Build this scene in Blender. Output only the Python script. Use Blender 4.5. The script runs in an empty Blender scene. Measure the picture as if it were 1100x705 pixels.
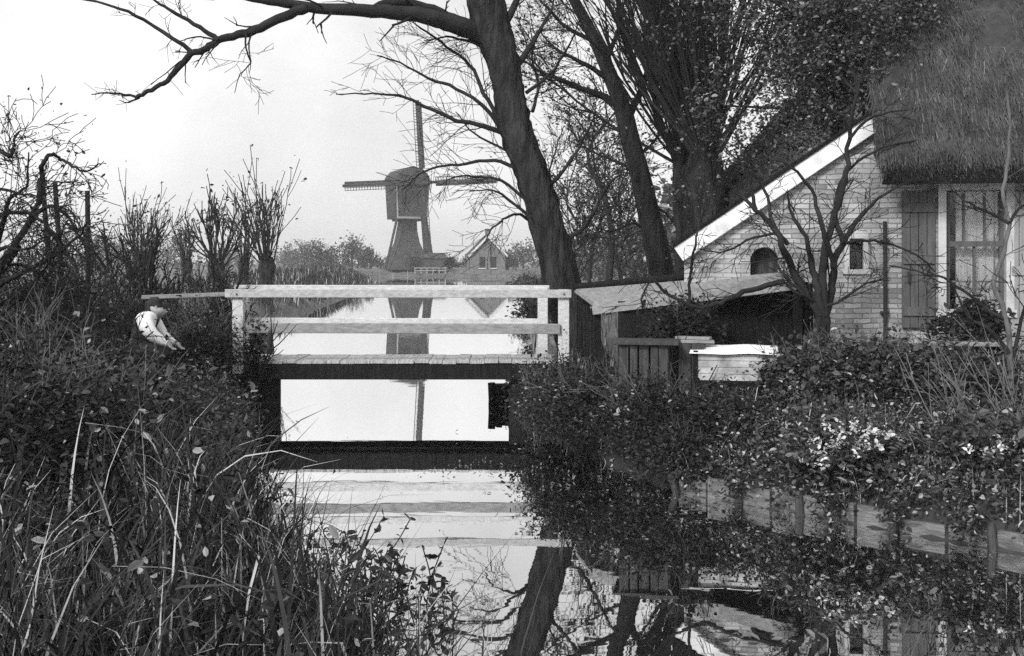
import bpy, math
import numpy as np
from mathutils import Vector, Matrix

# ------------------------------------------------------------------ camera, sky, sun, exposure
SC = bpy.context.scene
COL = SC.collection
EYE, F, HY, CX = 2.06, 1200.0, 282.0, 550.0      # eye height above the water, focal length and horizon in photo pixels
cam = bpy.data.cameras.new("camera"); camo = bpy.data.objects.new("camera", cam); COL.objects.link(camo)
camo.location = (0, 0, EYE); camo.rotation_euler = (math.pi/2, 0, 0)
cam.sensor_width = 36; cam.lens = 36*F/1100; cam.shift_y = -(352.5-HY)/1100
cam.clip_start = 0.05; cam.clip_end = 6000
SC.camera = camo
LIGHT = Vector((0.52, 0.80, -0.66)).normalized()   # the way the light travels: from behind the camera's left shoulder
SUN_ELEV = math.asin(-LIGHT.z); SUN_ROT = math.atan2(-LIGHT.x, -LIGHT.y)
world = bpy.data.worlds.new("World"); SC.world = world; world.use_nodes = True
nt = world.node_tree; nt.nodes.clear()
sky = nt.nodes.new("ShaderNodeTexSky"); sky.sky_type = 'NISHITA'; sky.sun_disc = False
sky.sun_elevation = SUN_ELEV; sky.sun_rotation = SUN_ROT; sky.air_density = 1.2; sky.dust_density = 4.0
bw = nt.nodes.new("ShaderNodeRGBToBW"); nt.links.new(sky.outputs[0], bw.inputs[0])
tcw = nt.nodes.new("ShaderNodeTexCoord")
cl = nt.nodes.new("ShaderNodeTexNoise"); cl.inputs["Scale"].default_value = 2.6; cl.inputs["Detail"].default_value = 9; cl.inputs["Roughness"].default_value = .62
nt.links.new(tcw.outputs["Generated"], cl.inputs["Vector"])
mr = nt.nodes.new("ShaderNodeMapRange"); mr.inputs[1].default_value = .3; mr.inputs[2].default_value = .7
mr.inputs[3].default_value = 6.0; mr.inputs[4].default_value = 10.2       # overcast layer: brighter and dimmer cloud
nt.links.new(cl.outputs["Fac"], mr.inputs[0])
mx = nt.nodes.new("ShaderNodeMix"); mx.data_type = 'FLOAT'; mx.inputs[0].default_value = .82
nt.links.new(bw.outputs[0], mx.inputs[2]); nt.links.new(mr.outputs[0], mx.inputs[3])
bg = nt.nodes.new("ShaderNodeBackground"); bg.inputs["Strength"].default_value = 0.080
nt.links.new(mx.outputs[0], bg.inputs["Color"])
wo = nt.nodes.new("ShaderNodeOutputWorld"); nt.links.new(bg.outputs[0], wo.inputs[0])
sl = bpy.data.lights.new("sun", 'SUN'); sl.energy = 1.8; sl.angle = math.radians(14); sl.color = (1, 1, 1)
slo = bpy.data.objects.new("sun", sl); COL.objects.link(slo); slo.location = (-20, -30, 40)
slo.rotation_euler = LIGHT.to_track_quat('-Z', 'Y').to_euler()
vs = SC.view_settings
vs.view_transform = 'Standard'; vs.look = 'None'; vs.exposure = 0.80; vs.gamma = 1.0; vs.use_curve_mapping = False
SC.cycles.max_bounces = 6; SC.cycles.diffuse_bounces = 2; SC.cycles.glossy_bounces = 3
SC.cycles.transparent_max_bounces = 12; SC.cycles.volume_bounces = 0
SC.cycles.use_denoising = False

# ------------------------------------------------------------------ helpers
def P(px, py, d):
    return np.array([(px-CX)/F*d, d, EYE-(py-HY)/F*d])
def pz(py, d): return EYE-(py-HY)/F*d
def nrm(v):
    n = np.linalg.norm(v, axis=-1, keepdims=True); return v/np.maximum(n, 1e-9)

def mat(name, col, rough=.75, var=.35, scale=6.0, bump=.3, bscale=40.0, stretch=(1, 1, 1), rnd=None, spec=.3, metal=0.0, bdist=.02):
    m = bpy.data.materials.new(name); m.use_nodes = True
    n = m.node_tree.nodes; L = m.node_tree.links
    b = n["Principled BSDF"]; b.inputs["Roughness"].default_value = rough
    b.inputs["Specular IOR Level"].default_value = spec; b.inputs["Metallic"].default_value = metal
    tc = n.new("ShaderNodeTexCoord"); mp = n.new("ShaderNodeMapping"); mp.inputs["Scale"].default_value = stretch
    L.new(tc.outputs["Object"], mp.inputs["Vector"])
    tx = n.new("ShaderNodeTexNoise"); tx.inputs["Scale"].default_value = scale; tx.inputs["Detail"].default_value = 6
    L.new(mp.outputs[0], tx.inputs["Vector"])
    r = n.new("ShaderNodeMapRange"); r.inputs[1].default_value = .28; r.inputs[2].default_value = .72
    r.inputs[3].default_value = col*(1-var); r.inputs[4].default_value = col*(1+var)
    L.new(tx.outputs["Fac"], r.inputs[0])
    src = r.outputs[0]
    if rnd:                                              # every leaf or blade its own tone (lo, hi, share of pale ones: dead blades, leaf highlights painted in, pale value)
        lo, hi, frac, pale = rnd
        at = n.new("ShaderNodeAttribute"); at.attribute_name = "rnd"
        cr = n.new("ShaderNodeValToRGB"); e = cr.color_ramp.elements
        e[0].position = 0; e[0].color = (lo, lo, lo, 1); e[1].position = max(.01, 1-frac-.02); e[1].color = (hi, hi, hi, 1)
        k = e.new(1-frac*.5); k.color = (pale, pale, pale, 1)
        L.new(at.outputs["Fac"], cr.inputs[0])
        mul = n.new("ShaderNodeMath"); mul.operation = 'MULTIPLY'
        L.new(cr.outputs[0], mul.inputs[0])
        r.inputs[3].default_value = 1-var; r.inputs[4].default_value = 1+var
        L.new(src, mul.inputs[1]); src = mul.outputs[0]
    L.new(src, b.inputs["Base Color"])
    if bump:
        t2 = n.new("ShaderNodeTexNoise"); t2.inputs["Scale"].default_value = bscale; t2.inputs["Detail"].default_value = 5
        L.new(mp.outputs[0], t2.inputs["Vector"])
        bp = n.new("ShaderNodeBump"); bp.inputs["Strength"].default_value = bump; bp.inputs["Distance"].default_value = bdist
        L.new(t2.outputs["Fac"], bp.inputs["Height"]); L.new(bp.outputs[0], b.inputs["Normal"])
    return m

class MB:
    """Collects shapes, then links them as ONE mesh object."""
    def __init__(s): s.v = []; s.f = []; s.r = []; s.n = 0
    def add(s, v, faces, rnd=None):
        v = np.asarray(v, float).reshape(-1, 3)
        s.v.append(v)
        for f in faces:
            f = np.asarray(f, np.int64)
            if f.size: s.f.append(f+s.n)
        s.r.append(np.full(len(v), .5) if rnd is None else np.asarray(rnd, float))
        s.n += len(v)
    def box(s, c, size, rot=None, taper=None):
        h = np.array(size)/2
        q = np.array([[-1,-1,-1],[1,-1,-1],[1,1,-1],[-1,1,-1],[-1,-1,1],[1,-1,1],[1,1,1],[-1,1,1]], float)*h
        if taper: q[4:, :2] *= taper
        if rot is not None: q = q @ np.array(rot).T
        s.add(q+np.array(c), [[[0,3,2,1],[4,5,6,7],[0,1,5,4],[1,2,6,5],[2,3,7,6],[3,0,4,7]]])
        return s
    def beam(s, a, b, w, t, up=(0, 0, 1)):
        """square bar from a to b, w wide sideways and t thick along up"""
        a = np.array(a, float); b = np.array(b, float); d = b-a; L = np.linalg.norm(d); d /= L
        u = np.array(up, float); sd = np.cross(d, u)
        if np.linalg.norm(sd) < 1e-4: sd = np.cross(d, [1, 0, 0])
        sd = nrm(sd); u = np.cross(sd, d)
        return s.box((a+b)/2, (L, w, t), np.stack([d, sd, u], 1))
    def hexa(s, bottom, top):
        """closed solid from matching bottom and top loops"""
        n = len(bottom); v = list(bottom)+list(top)
        s.add(v, [[list(range(n))[::-1]], [list(range(n, 2*n))], [[i, (i+1) % n, n+(i+1) % n, n+i] for i in range(n)]])
        return s
    def tube(s, pts, rad, k=6, rnd=None, cap=True):
        p = np.asarray(pts, float); n = len(p)
        rad = np.broadcast_to(np.asarray(rad, float), (n,))
        t = np.gradient(p, axis=0); t = nrm(t)
        ref = np.array([0, 0, 1.0]) if abs(t[0][2]) < .8 else np.array([1.0, 0, 0])
        a = nrm(np.cross(t, ref)); b = np.cross(t, a)
        th = np.arange(k)*2*math.pi/k
        v = p[:, None]+rad[:, None, None]*(np.cos(th)[None, :, None]*a[:, None]+np.sin(th)[None, :, None]*b[:, None])
        i = np.arange(n-1)[:, None]*k; j = np.arange(k)[None]; j2 = (j+1) % k
        f = np.stack([i+j, i+j2, i+k+j2, i+k+j], -1).reshape(-1, 4)
        fs = [f]
        if cap: fs += [[list(range(k))], [list(range((n-1)*k, n*k))[::-1]]]
        s.add(v.reshape(-1, 3), fs, None if rnd is None else np.full(n*k, rnd))
        return s
    def build(s, name, m, parent=None, smooth=False, bev=0, local=False):
        me = bpy.data.meshes.new(name)
        V = np.concatenate(s.v); off = np.zeros(3)
        if parent is not None and not local: off = np.array(WLOC[parent.name])
        V = V-off
        me.vertices.add(len(V)); me.vertices.foreach_set("co", V.astype(np.float32).ravel())
        fl = [np.atleast_2d(f) for f in s.f]
        tot = np.concatenate([np.full(len(f), f.shape[1]) for f in fl]); idx = np.concatenate([f.ravel() for f in fl])
        me.loops.add(len(idx)); me.loops.foreach_set("vertex_index", idx.astype(np.int32))
        me.polygons.add(len(tot)); st = np.concatenate([[0], np.cumsum(tot)[:-1]])
        me.polygons.foreach_set("loop_start", st.astype(np.int32))
        me.polygons.foreach_set("use_smooth", np.full(len(tot), smooth))
        at = me.attributes.new("rnd", 'FLOAT', 'POINT'); at.data.foreach_set("value", np.concatenate(s.r).astype(np.float32))
        me.update(calc_edges=True); me.validate()
        me.materials.append(m)
        o = bpy.data.objects.new(name, me); COL.objects.link(o)
        if parent is not None: o.parent = parent
        WLOC[o.name] = tuple(off)
        if bev:
            bm = o.modifiers.new("edge", 'BEVEL'); bm.width = bev; bm.segments = 2; bm.limit_method = 'ANGLE'
        return o
WLOC = {}
def tag(o, label=None, cat=None, group=None, kind=None):
    for k, v in (("label", label), ("category", cat), ("group", group), ("kind", kind)):
        if v: o[k] = v
    return o
def thing(name, loc, label, cat, group=None, rz=0):
    o = bpy.data.objects.new(name, None); COL.objects.link(o); o.empty_display_size = .2
    o.location = tuple(loc); o.rotation_euler = (0, 0, rz); WLOC[o.name] = tuple(float(x) for x in loc)
    return tag(o, label, cat, group)

def leaves(mb, c, size, rng, asp=.5, flat=.35, rnd=None, droop=0.0):
    """one folded leaf (two quads) at every point of c"""
    n = len(c)
    if n == 0: return
    size = np.asarray(size)*np.clip(rng.lognormal(-.12, .34, n), .35, 1.6)
    d = rng.normal(size=(n, 3)); d[:, 2] = d[:, 2]*.6-droop; d = nrm(d)
    up = rng.normal(size=(n, 3)); up[:, 2] += flat*3
    s = nrm(np.cross(d, up)); u = nrm(np.cross(s, d))
    L = size[:, None]; w = L*asp*.5; fo = L*.10
    v = np.stack([c, c+d*L*.35+s*w+u*fo, c+d*L*.72+s*w*.8+u*fo, c+d*L-u*fo*.6, c+d*L*.72-s*w*.8+u*fo, c+d*L*.35-s*w+u*fo], 1)
    b = np.arange(n)[:, None]*6
    f = np.concatenate([b+np.array([[0, 1, 2, 3]]), b+np.array([[0, 3, 4, 5]])])
    r = rng.uniform(0, 1, n) if rnd is None else rnd
    mb.add(v.reshape(-1, 3), [f], np.repeat(r, 6))
def blades(mb, base, L, W, rng, bend=.8, head=None, lean=(0, 0), nseg=5, stiff=.25):
    """curved grass or reed blades"""
    n = len(base)
    L = np.asarray(L)*np.ones(n); W = np.asarray(W)*np.ones(n)
    a = rng.uniform(0, 2*math.pi, n) if head is None else head
    h = np.stack([np.cos(a)+lean[0], np.sin(a)+lean[1], np.zeros(n)], 1)
    sd = nrm(np.stack([-h[:, 1], h[:, 0], np.zeros(n)], 1))
    sd = nrm(sd+rng.normal(size=(n, 3))*.3)
    b = np.abs(rng.normal(bend, bend*.5, n)); t0 = np.abs(rng.normal(0, stiff, n))
    p = base.copy(); rows = []; kk = np.where(rng.random(n) < .28, rng.uniform(.5, 1.7, n), 0); tk = rng.uniform(.3, .85, n)
    for i in range(nseg+1):
        t = i/nseg
        w = W*(1-t**1.6)*(.65+.35*min(1, t*4))+.0008
        rows.append(p-sd*w[:, None]*.5); rows.append(p+sd*w[:, None]*.5)
        th = t0+b*(t**1.5)*1.6+kk*(t >= tk)
        p = p+(L/nseg)[:, None]*(h*np.sin(th)[:, None]+np.array([0, 0, 1.])*np.cos(th)[:, None])
    v = np.stack(rows, 1)
    q = np.arange(n)[:, None]*(2*nseg+2)
    f = np.concatenate([q+np.array([[2*i, 2*i+1, 2*i+3, 2*i+2]]) for i in range(nseg)])
    mb.add(v.reshape(-1, 3), [f], np.repeat(rng.uniform(0, 1, n), 2*nseg+2))
def grow(mb, p, d, L, r, lev, rng, spread=.7, up=.06, nch=5, tips=None, wig=.16, k=5, ratio=.55, rmin=.0035):
    ns = 3 if lev == 0 else 5
    pts = [np.array(p, float)]; d = nrm(np.array(d, float)); dirs = [d]
    for i in range(ns):
        d = nrm(d+rng.normal(size=3)*wig+np.array([0, 0, up])); pts.append(pts[-1]+d*L/ns); dirs.append(d)
    mb.tube(pts, np.maximum(np.linspace(r, r*.5, ns+1), rmin), k if r > .02 else (4 if r > .008 else 3), cap=False)
    if tips is not None: tips.extend(pts[-2:] if lev else pts[1:])
    if lev > 0:
        for j in range(nch):
            t = rng.uniform(.25, 1)*ns; i = min(ns-1, int(t)); q = pts[i]+(pts[i+1]-pts[i])*(t-i)
            ax = nrm(np.cross(dirs[i], rng.normal(size=3))); an = spread*rng.uniform(.6, 1.3)
            cd = dirs[i]*math.cos(an)+ax*math.sin(an)
            grow(mb, q, cd, L*ratio*rng.uniform(.6, 1.25), max(rmin, r*.52), lev-1, rng, spread, up, nch, tips, wig, k, ratio, rmin)
def smooth(pts, m=4):
    """Catmull-Rom through the given rows"""
    p = np.array(pts, float); q = np.vstack([2*p[0]-p[1], p, 2*p[-1]-p[-2]]); out = []
    for i in range(1, len(q)-2):
        for t in np.arange(m)/m:
            out.append(.5*((2*q[i])+(q[i+1]-q[i-1])*t+(2*q[i-1]-5*q[i]+4*q[i+1]-q[i+2])*t*t+(3*q[i]-q[i-1]-3*q[i+1]+q[i+2])*t**3))
    out.append(p[-1]); return np.array(out)
def limb(mb, pix, d, r0, r1, rng, twigs=0, tl=.5, lev=1, jit=.15, k=6, dd=0.0, tips=None, up=.0, spread=.8, nch=4, wig=.16):
    """a bough along the given photo outline at its own distance d (dd: how much farther its end lies), with side twigs"""
    n = len(pix)
    pts = np.array([P(a, b, d+dd*i/(n-1)+(rng.normal()*jit if 0 < i else 0)) for i, (a, b) in enumerate(pix)])
    s = smooth(pts); s[1:] += rng.normal(size=(len(s)-1, 3))*min(r0, .03)*.25
    rr = np.linspace(r0, r1, len(s)); mb.tube(s, rr, k)
    for j in range(twigs):
        i = rng.integers(max(1, len(s)//6), len(s)-1); t = nrm(s[i+1]-s[i])
        ax = nrm(np.cross(t, rng.normal(size=3))); an = spread*rng.uniform(.6, 1.3)
        grow(mb, s[i], t*math.cos(an)+ax*math.sin(an), tl*rng.uniform(.5, 1.3), max(.004, rr[i]*.24), lev, rng, .7, up, nch, tips, wig)
    return s

# ------------------------------------------------------------------ materials (the photograph is black and white: every tone is grey)
M = {}
M['soil'] = mat("soil", .04, .95, .5, .6, .6, 12)
M['bark'] = mat("bark", .034, .95, .7, 9, 1.0, 16, (1, 1, .2), spec=.08, bdist=.10)
M['bark_pale'] = mat("pale_bark", .11, .85, .4, 12, .6, 40, (1, 1, .3))
M['twig'] = mat("twig", .026, .9, .4, 5, 0, spec=.08)
M['twig_mid'] = mat("mid_twig", .10, .9, .5, 5, 0, spec=.08)
M['twig_pale'] = mat("pale_twig", .14, .8, .4, 5, 0)
M['grass'] = mat("grass_blades", .05, .6, .25, 2, 0, rnd=(.008, .05, .13, .44), spec=.12)
M['field'] = mat("field_grass_blades", .05, .7, .3, .4, 0, rnd=(.07, .17, .10, .3), spec=.1)
M['rail_grey'] = mat("greyed_white_paint", .42, .75, .25, 14, .4, 60, (1, 2, 2))
M['leaf'] = mat("dark_leaves", .05, .55, .25, 2, 0, rnd=(.007, .05, .12, .30), spec=.12)
M['leaf_mid'] = mat("mid_leaves", .05, .55, .3, 2, 0, rnd=(.012, .11, .16, .36), spec=.12)
M['leaf_tree'] = mat("tree_leaves", .05, .6, .25, 2, 0, rnd=(.02, .10, .12, .28), spec=.12)
M['flower'] = mat("pale_petals", .60, .6, .2, 20, 0)
M['white_paint'] = mat("weathered_white_paint", .60, .7, .22, 14, .4, 60, (1, 3, 3))
M['grey_wood'] = mat("grey_weathered_wood", .27, .85, .3, 9, .5, 50, (1, 3, 3))
M['deck_wood'] = mat("wet_deck_wood", .40, .8, .4, 6, .5, 50, (8, 1, 1))
M['tar'] = mat("tarred_wood", .014, .8, .5, 5, .5, 30, (6, 6, .6), spec=.08)  # tar on the bridge timbers; its black paints in shade inside the lean-to
M['plank'] = mat("revetment_plank", .14, .8, .6, 5, 1.0, 22, (1, 1, 5))
M['old_wood'] = mat("old_grey_boards", .055, .85, .6, 5, .6, 30, (5, 5, .8))
M['whitewash'] = mat("patchy_whitewash", .82, .8, .3, 5, .3, 40)
M['dirty_white'] = mat("dirty_whitewash", .40, .85, .55, 6, .5, 30)
M['cloth'] = mat("white_cloth", .82, .8, .06, 10, .2, 60)
M['dark_wall'] = mat("tarred_boards_far", .04, .85, .4, .8, .3, 4)
M['far_boards'] = mat("far_weatherboards", .045, .85, .5, 3, .6, 5, (.3, .3, 2.5))
M['thatch_far'] = mat("weathered_reed", .05, .95, .4, 1.2, .4, 8)
M['stone'] = mat("light_trim", .5, .7, .2, 6, .2, 40)
M['shutter_dark'] = mat("dark_shutter_paint", .10, .7, .3, 4, .3, 40, (5, 5, .7))
M['shutter_pale'] = mat("pale_shutter_paint", .30, .7, .2, 4, .3, 40, (5, 5, .7))
M['curtain'] = mat("net_curtain", .82, .9, .1, 30, .3, 60)
M['void'] = mat("dark_room", .02, .9, .2, 3, 0)
M['skin'] = mat("skin", .34, .6, .1, 20, .1, 60)
M['shirt'] = mat("white_shirt", .85, .8, .04, 10, .25, 25)
M['vest'] = mat("dark_waistcoat", .03, .9, .3, 20, .3, 80)
M['trouser'] = mat("dark_trousers", .035, .9, .3, 20, .3, 80)
M['iron'] = mat("dark_iron", .03, .6, .3, 10, .2, 50)

def brick_mat(name, lo, hi, mortar, scale, bw_=.19, rh=.056):
    m = bpy.data.materials.new(name); m.use_nodes = True
    n = m.node_tree.nodes; L = m.node_tree.links; b = n["Principled BSDF"]; b.inputs["Roughness"].default_value = .85
    tc = n.new("ShaderNodeTexCoord"); sp = n.new("ShaderNodeSeparateXYZ"); cb = n.new("ShaderNodeCombineXYZ")
    L.new(tc.outputs["Object"], sp.inputs[0])
    ad = n.new("ShaderNodeMath"); ad.operation = 'ADD'; L.new(sp.outputs[0], ad.inputs[0]); L.new(sp.outputs[1], ad.inputs[1])
    L.new(ad.outputs[0], cb.inputs[0]); L.new(sp.outputs[2], cb.inputs[1])
    wn = n.new("ShaderNodeTexNoise"); wn.inputs["Scale"].default_value = 3; wn.inputs["Detail"].default_value = 3
    L.new(tc.outputs["Object"], wn.inputs["Vector"])
    wm = n.new("ShaderNodeVectorMath"); wm.operation = 'MULTIPLY_ADD'; wm.inputs[1].default_value = (.05, .05, 0)
    L.new(wn.outputs["Color"], wm.inputs[0]); L.new(cb.outputs[0], wm.inputs[2])
    br = n.new("ShaderNodeTexBrick"); br.inputs["Scale"].default_value = 1; br.inputs["Brick Width"].default_value = bw_
    br.inputs["Row Height"].default_value = rh; br.inputs["Mortar Size"].default_value = .007; br.inputs["Mortar Smooth"].default_value = .4
    br.inputs["Bias"].default_value = .0
    br.inputs["Color1"].default_value = (lo, lo, lo, 1); br.inputs["Color2"].default_value = (hi, hi, hi, 1)
    br.inputs["Mortar"].default_value = (mortar, mortar, mortar, 1)
    L.new(wm.outputs[0], br.inputs["Vector"])
    ns = n.new("ShaderNodeTexNoise"); ns.inputs["Scale"].default_value = 2.2; ns.inputs["Detail"].default_value = 8; ns.inputs["Roughness"].default_value = .7
    L.new(tc.outputs["Object"], ns.inputs["Vector"])
    rm = n.new("ShaderNodeMapRange"); rm.inputs[1].default_value = .3; rm.inputs[2].default_value = .7; rm.inputs[3].default_value = .5; rm.inputs[4].default_value = 1.15
    L.new(ns.outputs["Fac"], rm.inputs[0])
    mu = n.new("ShaderNodeMix"); mu.data_type = 'RGBA'; mu.blend_type = 'MULTIPLY'; mu.inputs[0].default_value = 1
    L.new(br.outputs["Color"], mu.inputs[6]); L.new(rm.outputs[0], mu.inputs[7])
    pn = n.new("ShaderNodeTexNoise"); pn.inputs["Scale"].default_value = 1.3; pn.inputs["Detail"].default_value = 9; pn.inputs["Roughness"].default_value = .75
    L.new(tc.outputs["Object"], pn.inputs["Vector"]); pr = n.new("ShaderNodeMapRange"); pr.inputs[1].default_value = .52; pr.inputs[2].default_value = .60; pr.inputs[4].default_value = .75
    L.new(pn.outputs["Fac"], pr.inputs[0]); px_ = n.new("ShaderNodeMix"); px_.data_type = 'RGBA'; L.new(pr.outputs[0], px_.inputs[0]); L.new(mu.outputs[2], px_.inputs[6]); px_.inputs[7].default_value = (hi*.8, hi*.8, hi*.8, 1)   # patches of old limewash
    L.new(px_.outputs[2], b.inputs["Base Color"])
    bp = n.new("ShaderNodeBump"); bp.inputs["Strength"].default_value = .8; bp.inputs["Distance"].default_value = .012
    iv = n.new("ShaderNodeMath"); iv.operation = 'MULTIPLY_ADD'; iv.inputs[1].default_value = -1; iv.inputs[2].default_value = 1
    L.new(br.outputs["Fac"], iv.inputs[0])
    n3 = n.new("ShaderNodeTexNoise"); n3.inputs["Scale"].default_value = 60; L.new(tc.outputs["Object"], n3.inputs["Vector"])
    a2 = n.new("ShaderNodeMath"); a2.operation = 'MULTIPLY_ADD'; a2.inputs[1].default_value = .5
    L.new(n3.outputs["Fac"], a2.inputs[0]); L.new(iv.outputs[0], a2.inputs[2])
    L.new(a2.outputs[0], bp.inputs["Height"]); L.new(bp.outputs[0], b.inputs["Normal"])
    return m
M['brick'] = brick_mat("old_pale_brick", .24, .58, .24, 1)
M['brick_far'] = brick_mat("far_brick", .10, .17, .2, 1)

def glass_mat():
    m = bpy.data.materials.new("old_glass"); m.use_nodes = True; n = m.node_tree.nodes; L = m.node_tree.links
    n.remove(n["Principled BSDF"]); o = n["Material Output"]
    g = n.new("ShaderNodeBsdfGlossy"); g.inputs["Roughness"].default_value = .03; t = n.new("ShaderNodeBsdfTransparent")
    t.inputs[0].default_value = (.9, .9, .9, 1); f = n.new("ShaderNodeFresnel"); f.inputs[0].default_value = 1.5
    x = n.new("ShaderNodeMixShader"); L.new(f.outputs[0], x.inputs[0]); L.new(t.outputs[0], x.inputs[1]); L.new(g.outputs[0], x.inputs[2])
    L.new(x.outputs[0], o.inputs[0]); return m
M['glass'] = glass_mat()

def water_mat():
    m = bpy.data.materials.new("still_water"); m.use_nodes = True; n = m.node_tree.nodes; L = m.node_tree.links
    n.remove(n["Principled BSDF"]); o = n["Material Output"]
    g = n.new("ShaderNodeBsdfGlossy"); g.inputs["Roughness"].default_value = .012; g.inputs["Color"].default_value = (.98, .98, .98, 1)
    d = n.new("ShaderNodeBsdfDiffuse"); d.inputs["Color"].default_value = (.012, .012, .012, 1)
    f = n.new("ShaderNodeFresnel"); f.inputs[0].default_value = 1.33
    x = n.new("ShaderNodeMixShader"); L.new(f.outputs[0], x.inputs[0]); L.new(d.outputs[0], x.inputs[1]); L.new(g.outputs[0], x.inputs[2])
    f2 = n.new("ShaderNodeMapRange"); f2.inputs[1].default_value = .15; f2.inputs[2].default_value = .36; f2.inputs[3].default_value = .68; f2.inputs[4].default_value = 1
    L.new(f.outputs[0], f2.inputs[0]); L.new(f2.outputs[0], x.inputs[0])
    tc = n.new("ShaderNodeTexCoord"); a = n.new("ShaderNodeTexNoise"); a.inputs["Scale"].default_value = 1.6; a.inputs["Detail"].default_value = 3
    mp = n.new("ShaderNodeMapping"); mp.inputs["Scale"].default_value = (.5, 1.4, 1); L.new(tc.outputs["Object"], mp.inputs[0]); L.new(mp.outputs[0], a.inputs["Vector"])
    b = n.new("ShaderNodeBump"); b.inputs["Strength"].default_value = .05; b.inputs["Distance"].default_value = .02
    L.new(a.outputs["Fac"], b.inputs["Height"]); L.new(b.outputs[0], g.inputs["Normal"])
    L.new(x.outputs[0], o.inputs[0]); return m
M['water'] = water_mat()

# ------------------------------------------------------------------ terrain and water
POLY = np.array([(30,-12),(6,-6),(2.2,0),(.75,2.2),(.0,3.8),(-.95,5.6),(-1.9,8),(-2.85,10.8),(-3.2,13),(-3.4,15),(-3.6,16.4),(-4.6,19.5),(-6.1,26),(-8.3,38),
    (-9.4,62),(-13,105),(-19,140),(-22,160),(-8,166),(2,164),(6,150),(3,100),(.9,65),(.6,40),(.5,26),(.2,18),(.1,16.4),(.05,15),(.45,13.2),(1.0,11.5),
    (1.5,10.0),(3.6,7.9),(6,6.6),(9,5.5),(30,1)], float)
def sdist(X, Y):
    """signed distance to the water's edge, positive on land"""
    p = np.stack([X.ravel(), Y.ravel()], 1); D = np.full(len(p), 1e9); ins = np.zeros(len(p), bool)
    for i in range(len(POLY)):
        a = POLY[i]; b = POLY[(i+1) % len(POLY)]; e = b-a; w = p-a
        t = np.clip((w@e)/(e@e), 0, 1); D = np.minimum(D, np.linalg.norm(w-t[:, None]*e, axis=1))
        c = ((a[1] > p[:, 1]) != (b[1] > p[:, 1])) & (p[:, 0] < (b[0]-a[0])*(p[:, 1]-a[1])/(b[1]-a[1]+1e-12)+a[0]); ins ^= c
    return np.where(ins, -D, D).reshape(X.shape)
def sst(x): x = np.clip(x, 0, 1); return x*x*(3-2*x)
def hnoise(X, Y):
    return .05*np.sin(1.3*X+.7*Y)*np.sin(.9*Y-.4*X)+.03*np.sin(3.1*X-1.9*Y+1)+.025*np.sin(4.3*Y+2.2*X)
def height(X, Y):
    s = sdist(X, Y)
    zb = .50+0*X
    right = sst((X-.2)/.6)*sst((Y-7)/1.5)*(1-sst((Y-40)/40))
    zb = zb+.30*right*sst((s-.8)/2.5)
    zb = zb-.12*sst((Y-30)/60)
    zb = zb+.60*sst((Y-158)/8)*(1-sst((Y-230)/60))*np.exp(-((X+13)/30)**2)      # the mill yard, a little higher
    zb = zb+.8*np.exp(-((X+34)/14)**2-((Y-135)/16)**2)                           # low dike left of the mill
    zb = zb+.75*np.exp(-((s-4.5)/3.0)**2)*sst((Y-42)/25)*(1-sst((Y-150)/10))*sst((-X-4)/4)
    w = .55+.25*np.sin(1.7*X+2.3*Y)+.4*sst((Y-40)/40)*3
    h = .10+(zb-.10)*sst(s/w)+hnoise(X, Y)*sst(s/1.5)
    return np.where(s < 0, -.05-.6*sst(-s/.6), h*sst((s+.05)/.12))
def ground(X, Y): return height(np.atleast_1d(np.asarray(X, float)), np.atleast_1d(np.asarray(Y, float)))
def graded(lo, a, b, hi, st, n):
    g = lambda q: np.sign(q)*np.geomspace(1, abs(q)+1, n)-np.sign(q)
    return np.unique(np.concatenate([a+g(lo-a), np.arange(a, b, st), b+g(hi-b)]))
xs = graded(-1500, -9, 9, 1500, .16, 60); ys = graded(-200, 1.5, 24, 1500, .16, 90)
X, Y = np.meshgrid(xs, ys); Z = height(X, Y)
nx, ny = len(xs), len(ys); ii = (np.arange(ny-1)[:, None]*nx+np.arange(nx-1)[None]).ravel()
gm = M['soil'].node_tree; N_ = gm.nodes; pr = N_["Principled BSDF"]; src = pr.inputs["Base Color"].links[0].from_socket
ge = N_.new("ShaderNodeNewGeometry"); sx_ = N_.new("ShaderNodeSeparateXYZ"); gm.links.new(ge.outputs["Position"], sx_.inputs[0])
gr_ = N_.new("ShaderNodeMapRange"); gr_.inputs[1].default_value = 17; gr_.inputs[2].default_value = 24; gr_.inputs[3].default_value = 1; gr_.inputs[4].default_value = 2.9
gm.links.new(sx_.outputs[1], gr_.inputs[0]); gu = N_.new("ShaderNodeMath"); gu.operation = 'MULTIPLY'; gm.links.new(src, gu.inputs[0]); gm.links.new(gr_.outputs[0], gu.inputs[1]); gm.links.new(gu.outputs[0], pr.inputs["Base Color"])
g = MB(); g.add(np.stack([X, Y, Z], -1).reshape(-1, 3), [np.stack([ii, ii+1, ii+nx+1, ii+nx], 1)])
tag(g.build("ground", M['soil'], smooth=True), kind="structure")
w = MB(); w.add([(-60,-8,0),(60,-8,0),(60,200,0),(-60,200,0)], [[[0,1,2,3]]]); tag(w.build("canal_water", M['water']), kind="structure")

hz = MB(); hz.box((0, 640, 18.5), (3300, 2000, 40)); hv = bpy.data.materials.new("haze_air"); hv.use_nodes = True
hn = hv.node_tree.nodes; hn.remove(hn["Principled BSDF"]); pv = hn.new("ShaderNodeVolumePrincipled")
pv.inputs["Color"].default_value = (.95, .95, .95, 1); pv.inputs["Density"].default_value = .0008
hv.node_tree.links.new(pv.outputs[0], hn["Material Output"].inputs["Volume"])
hzo = tag(hz.build("haze", hv), kind="stuff")

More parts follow.
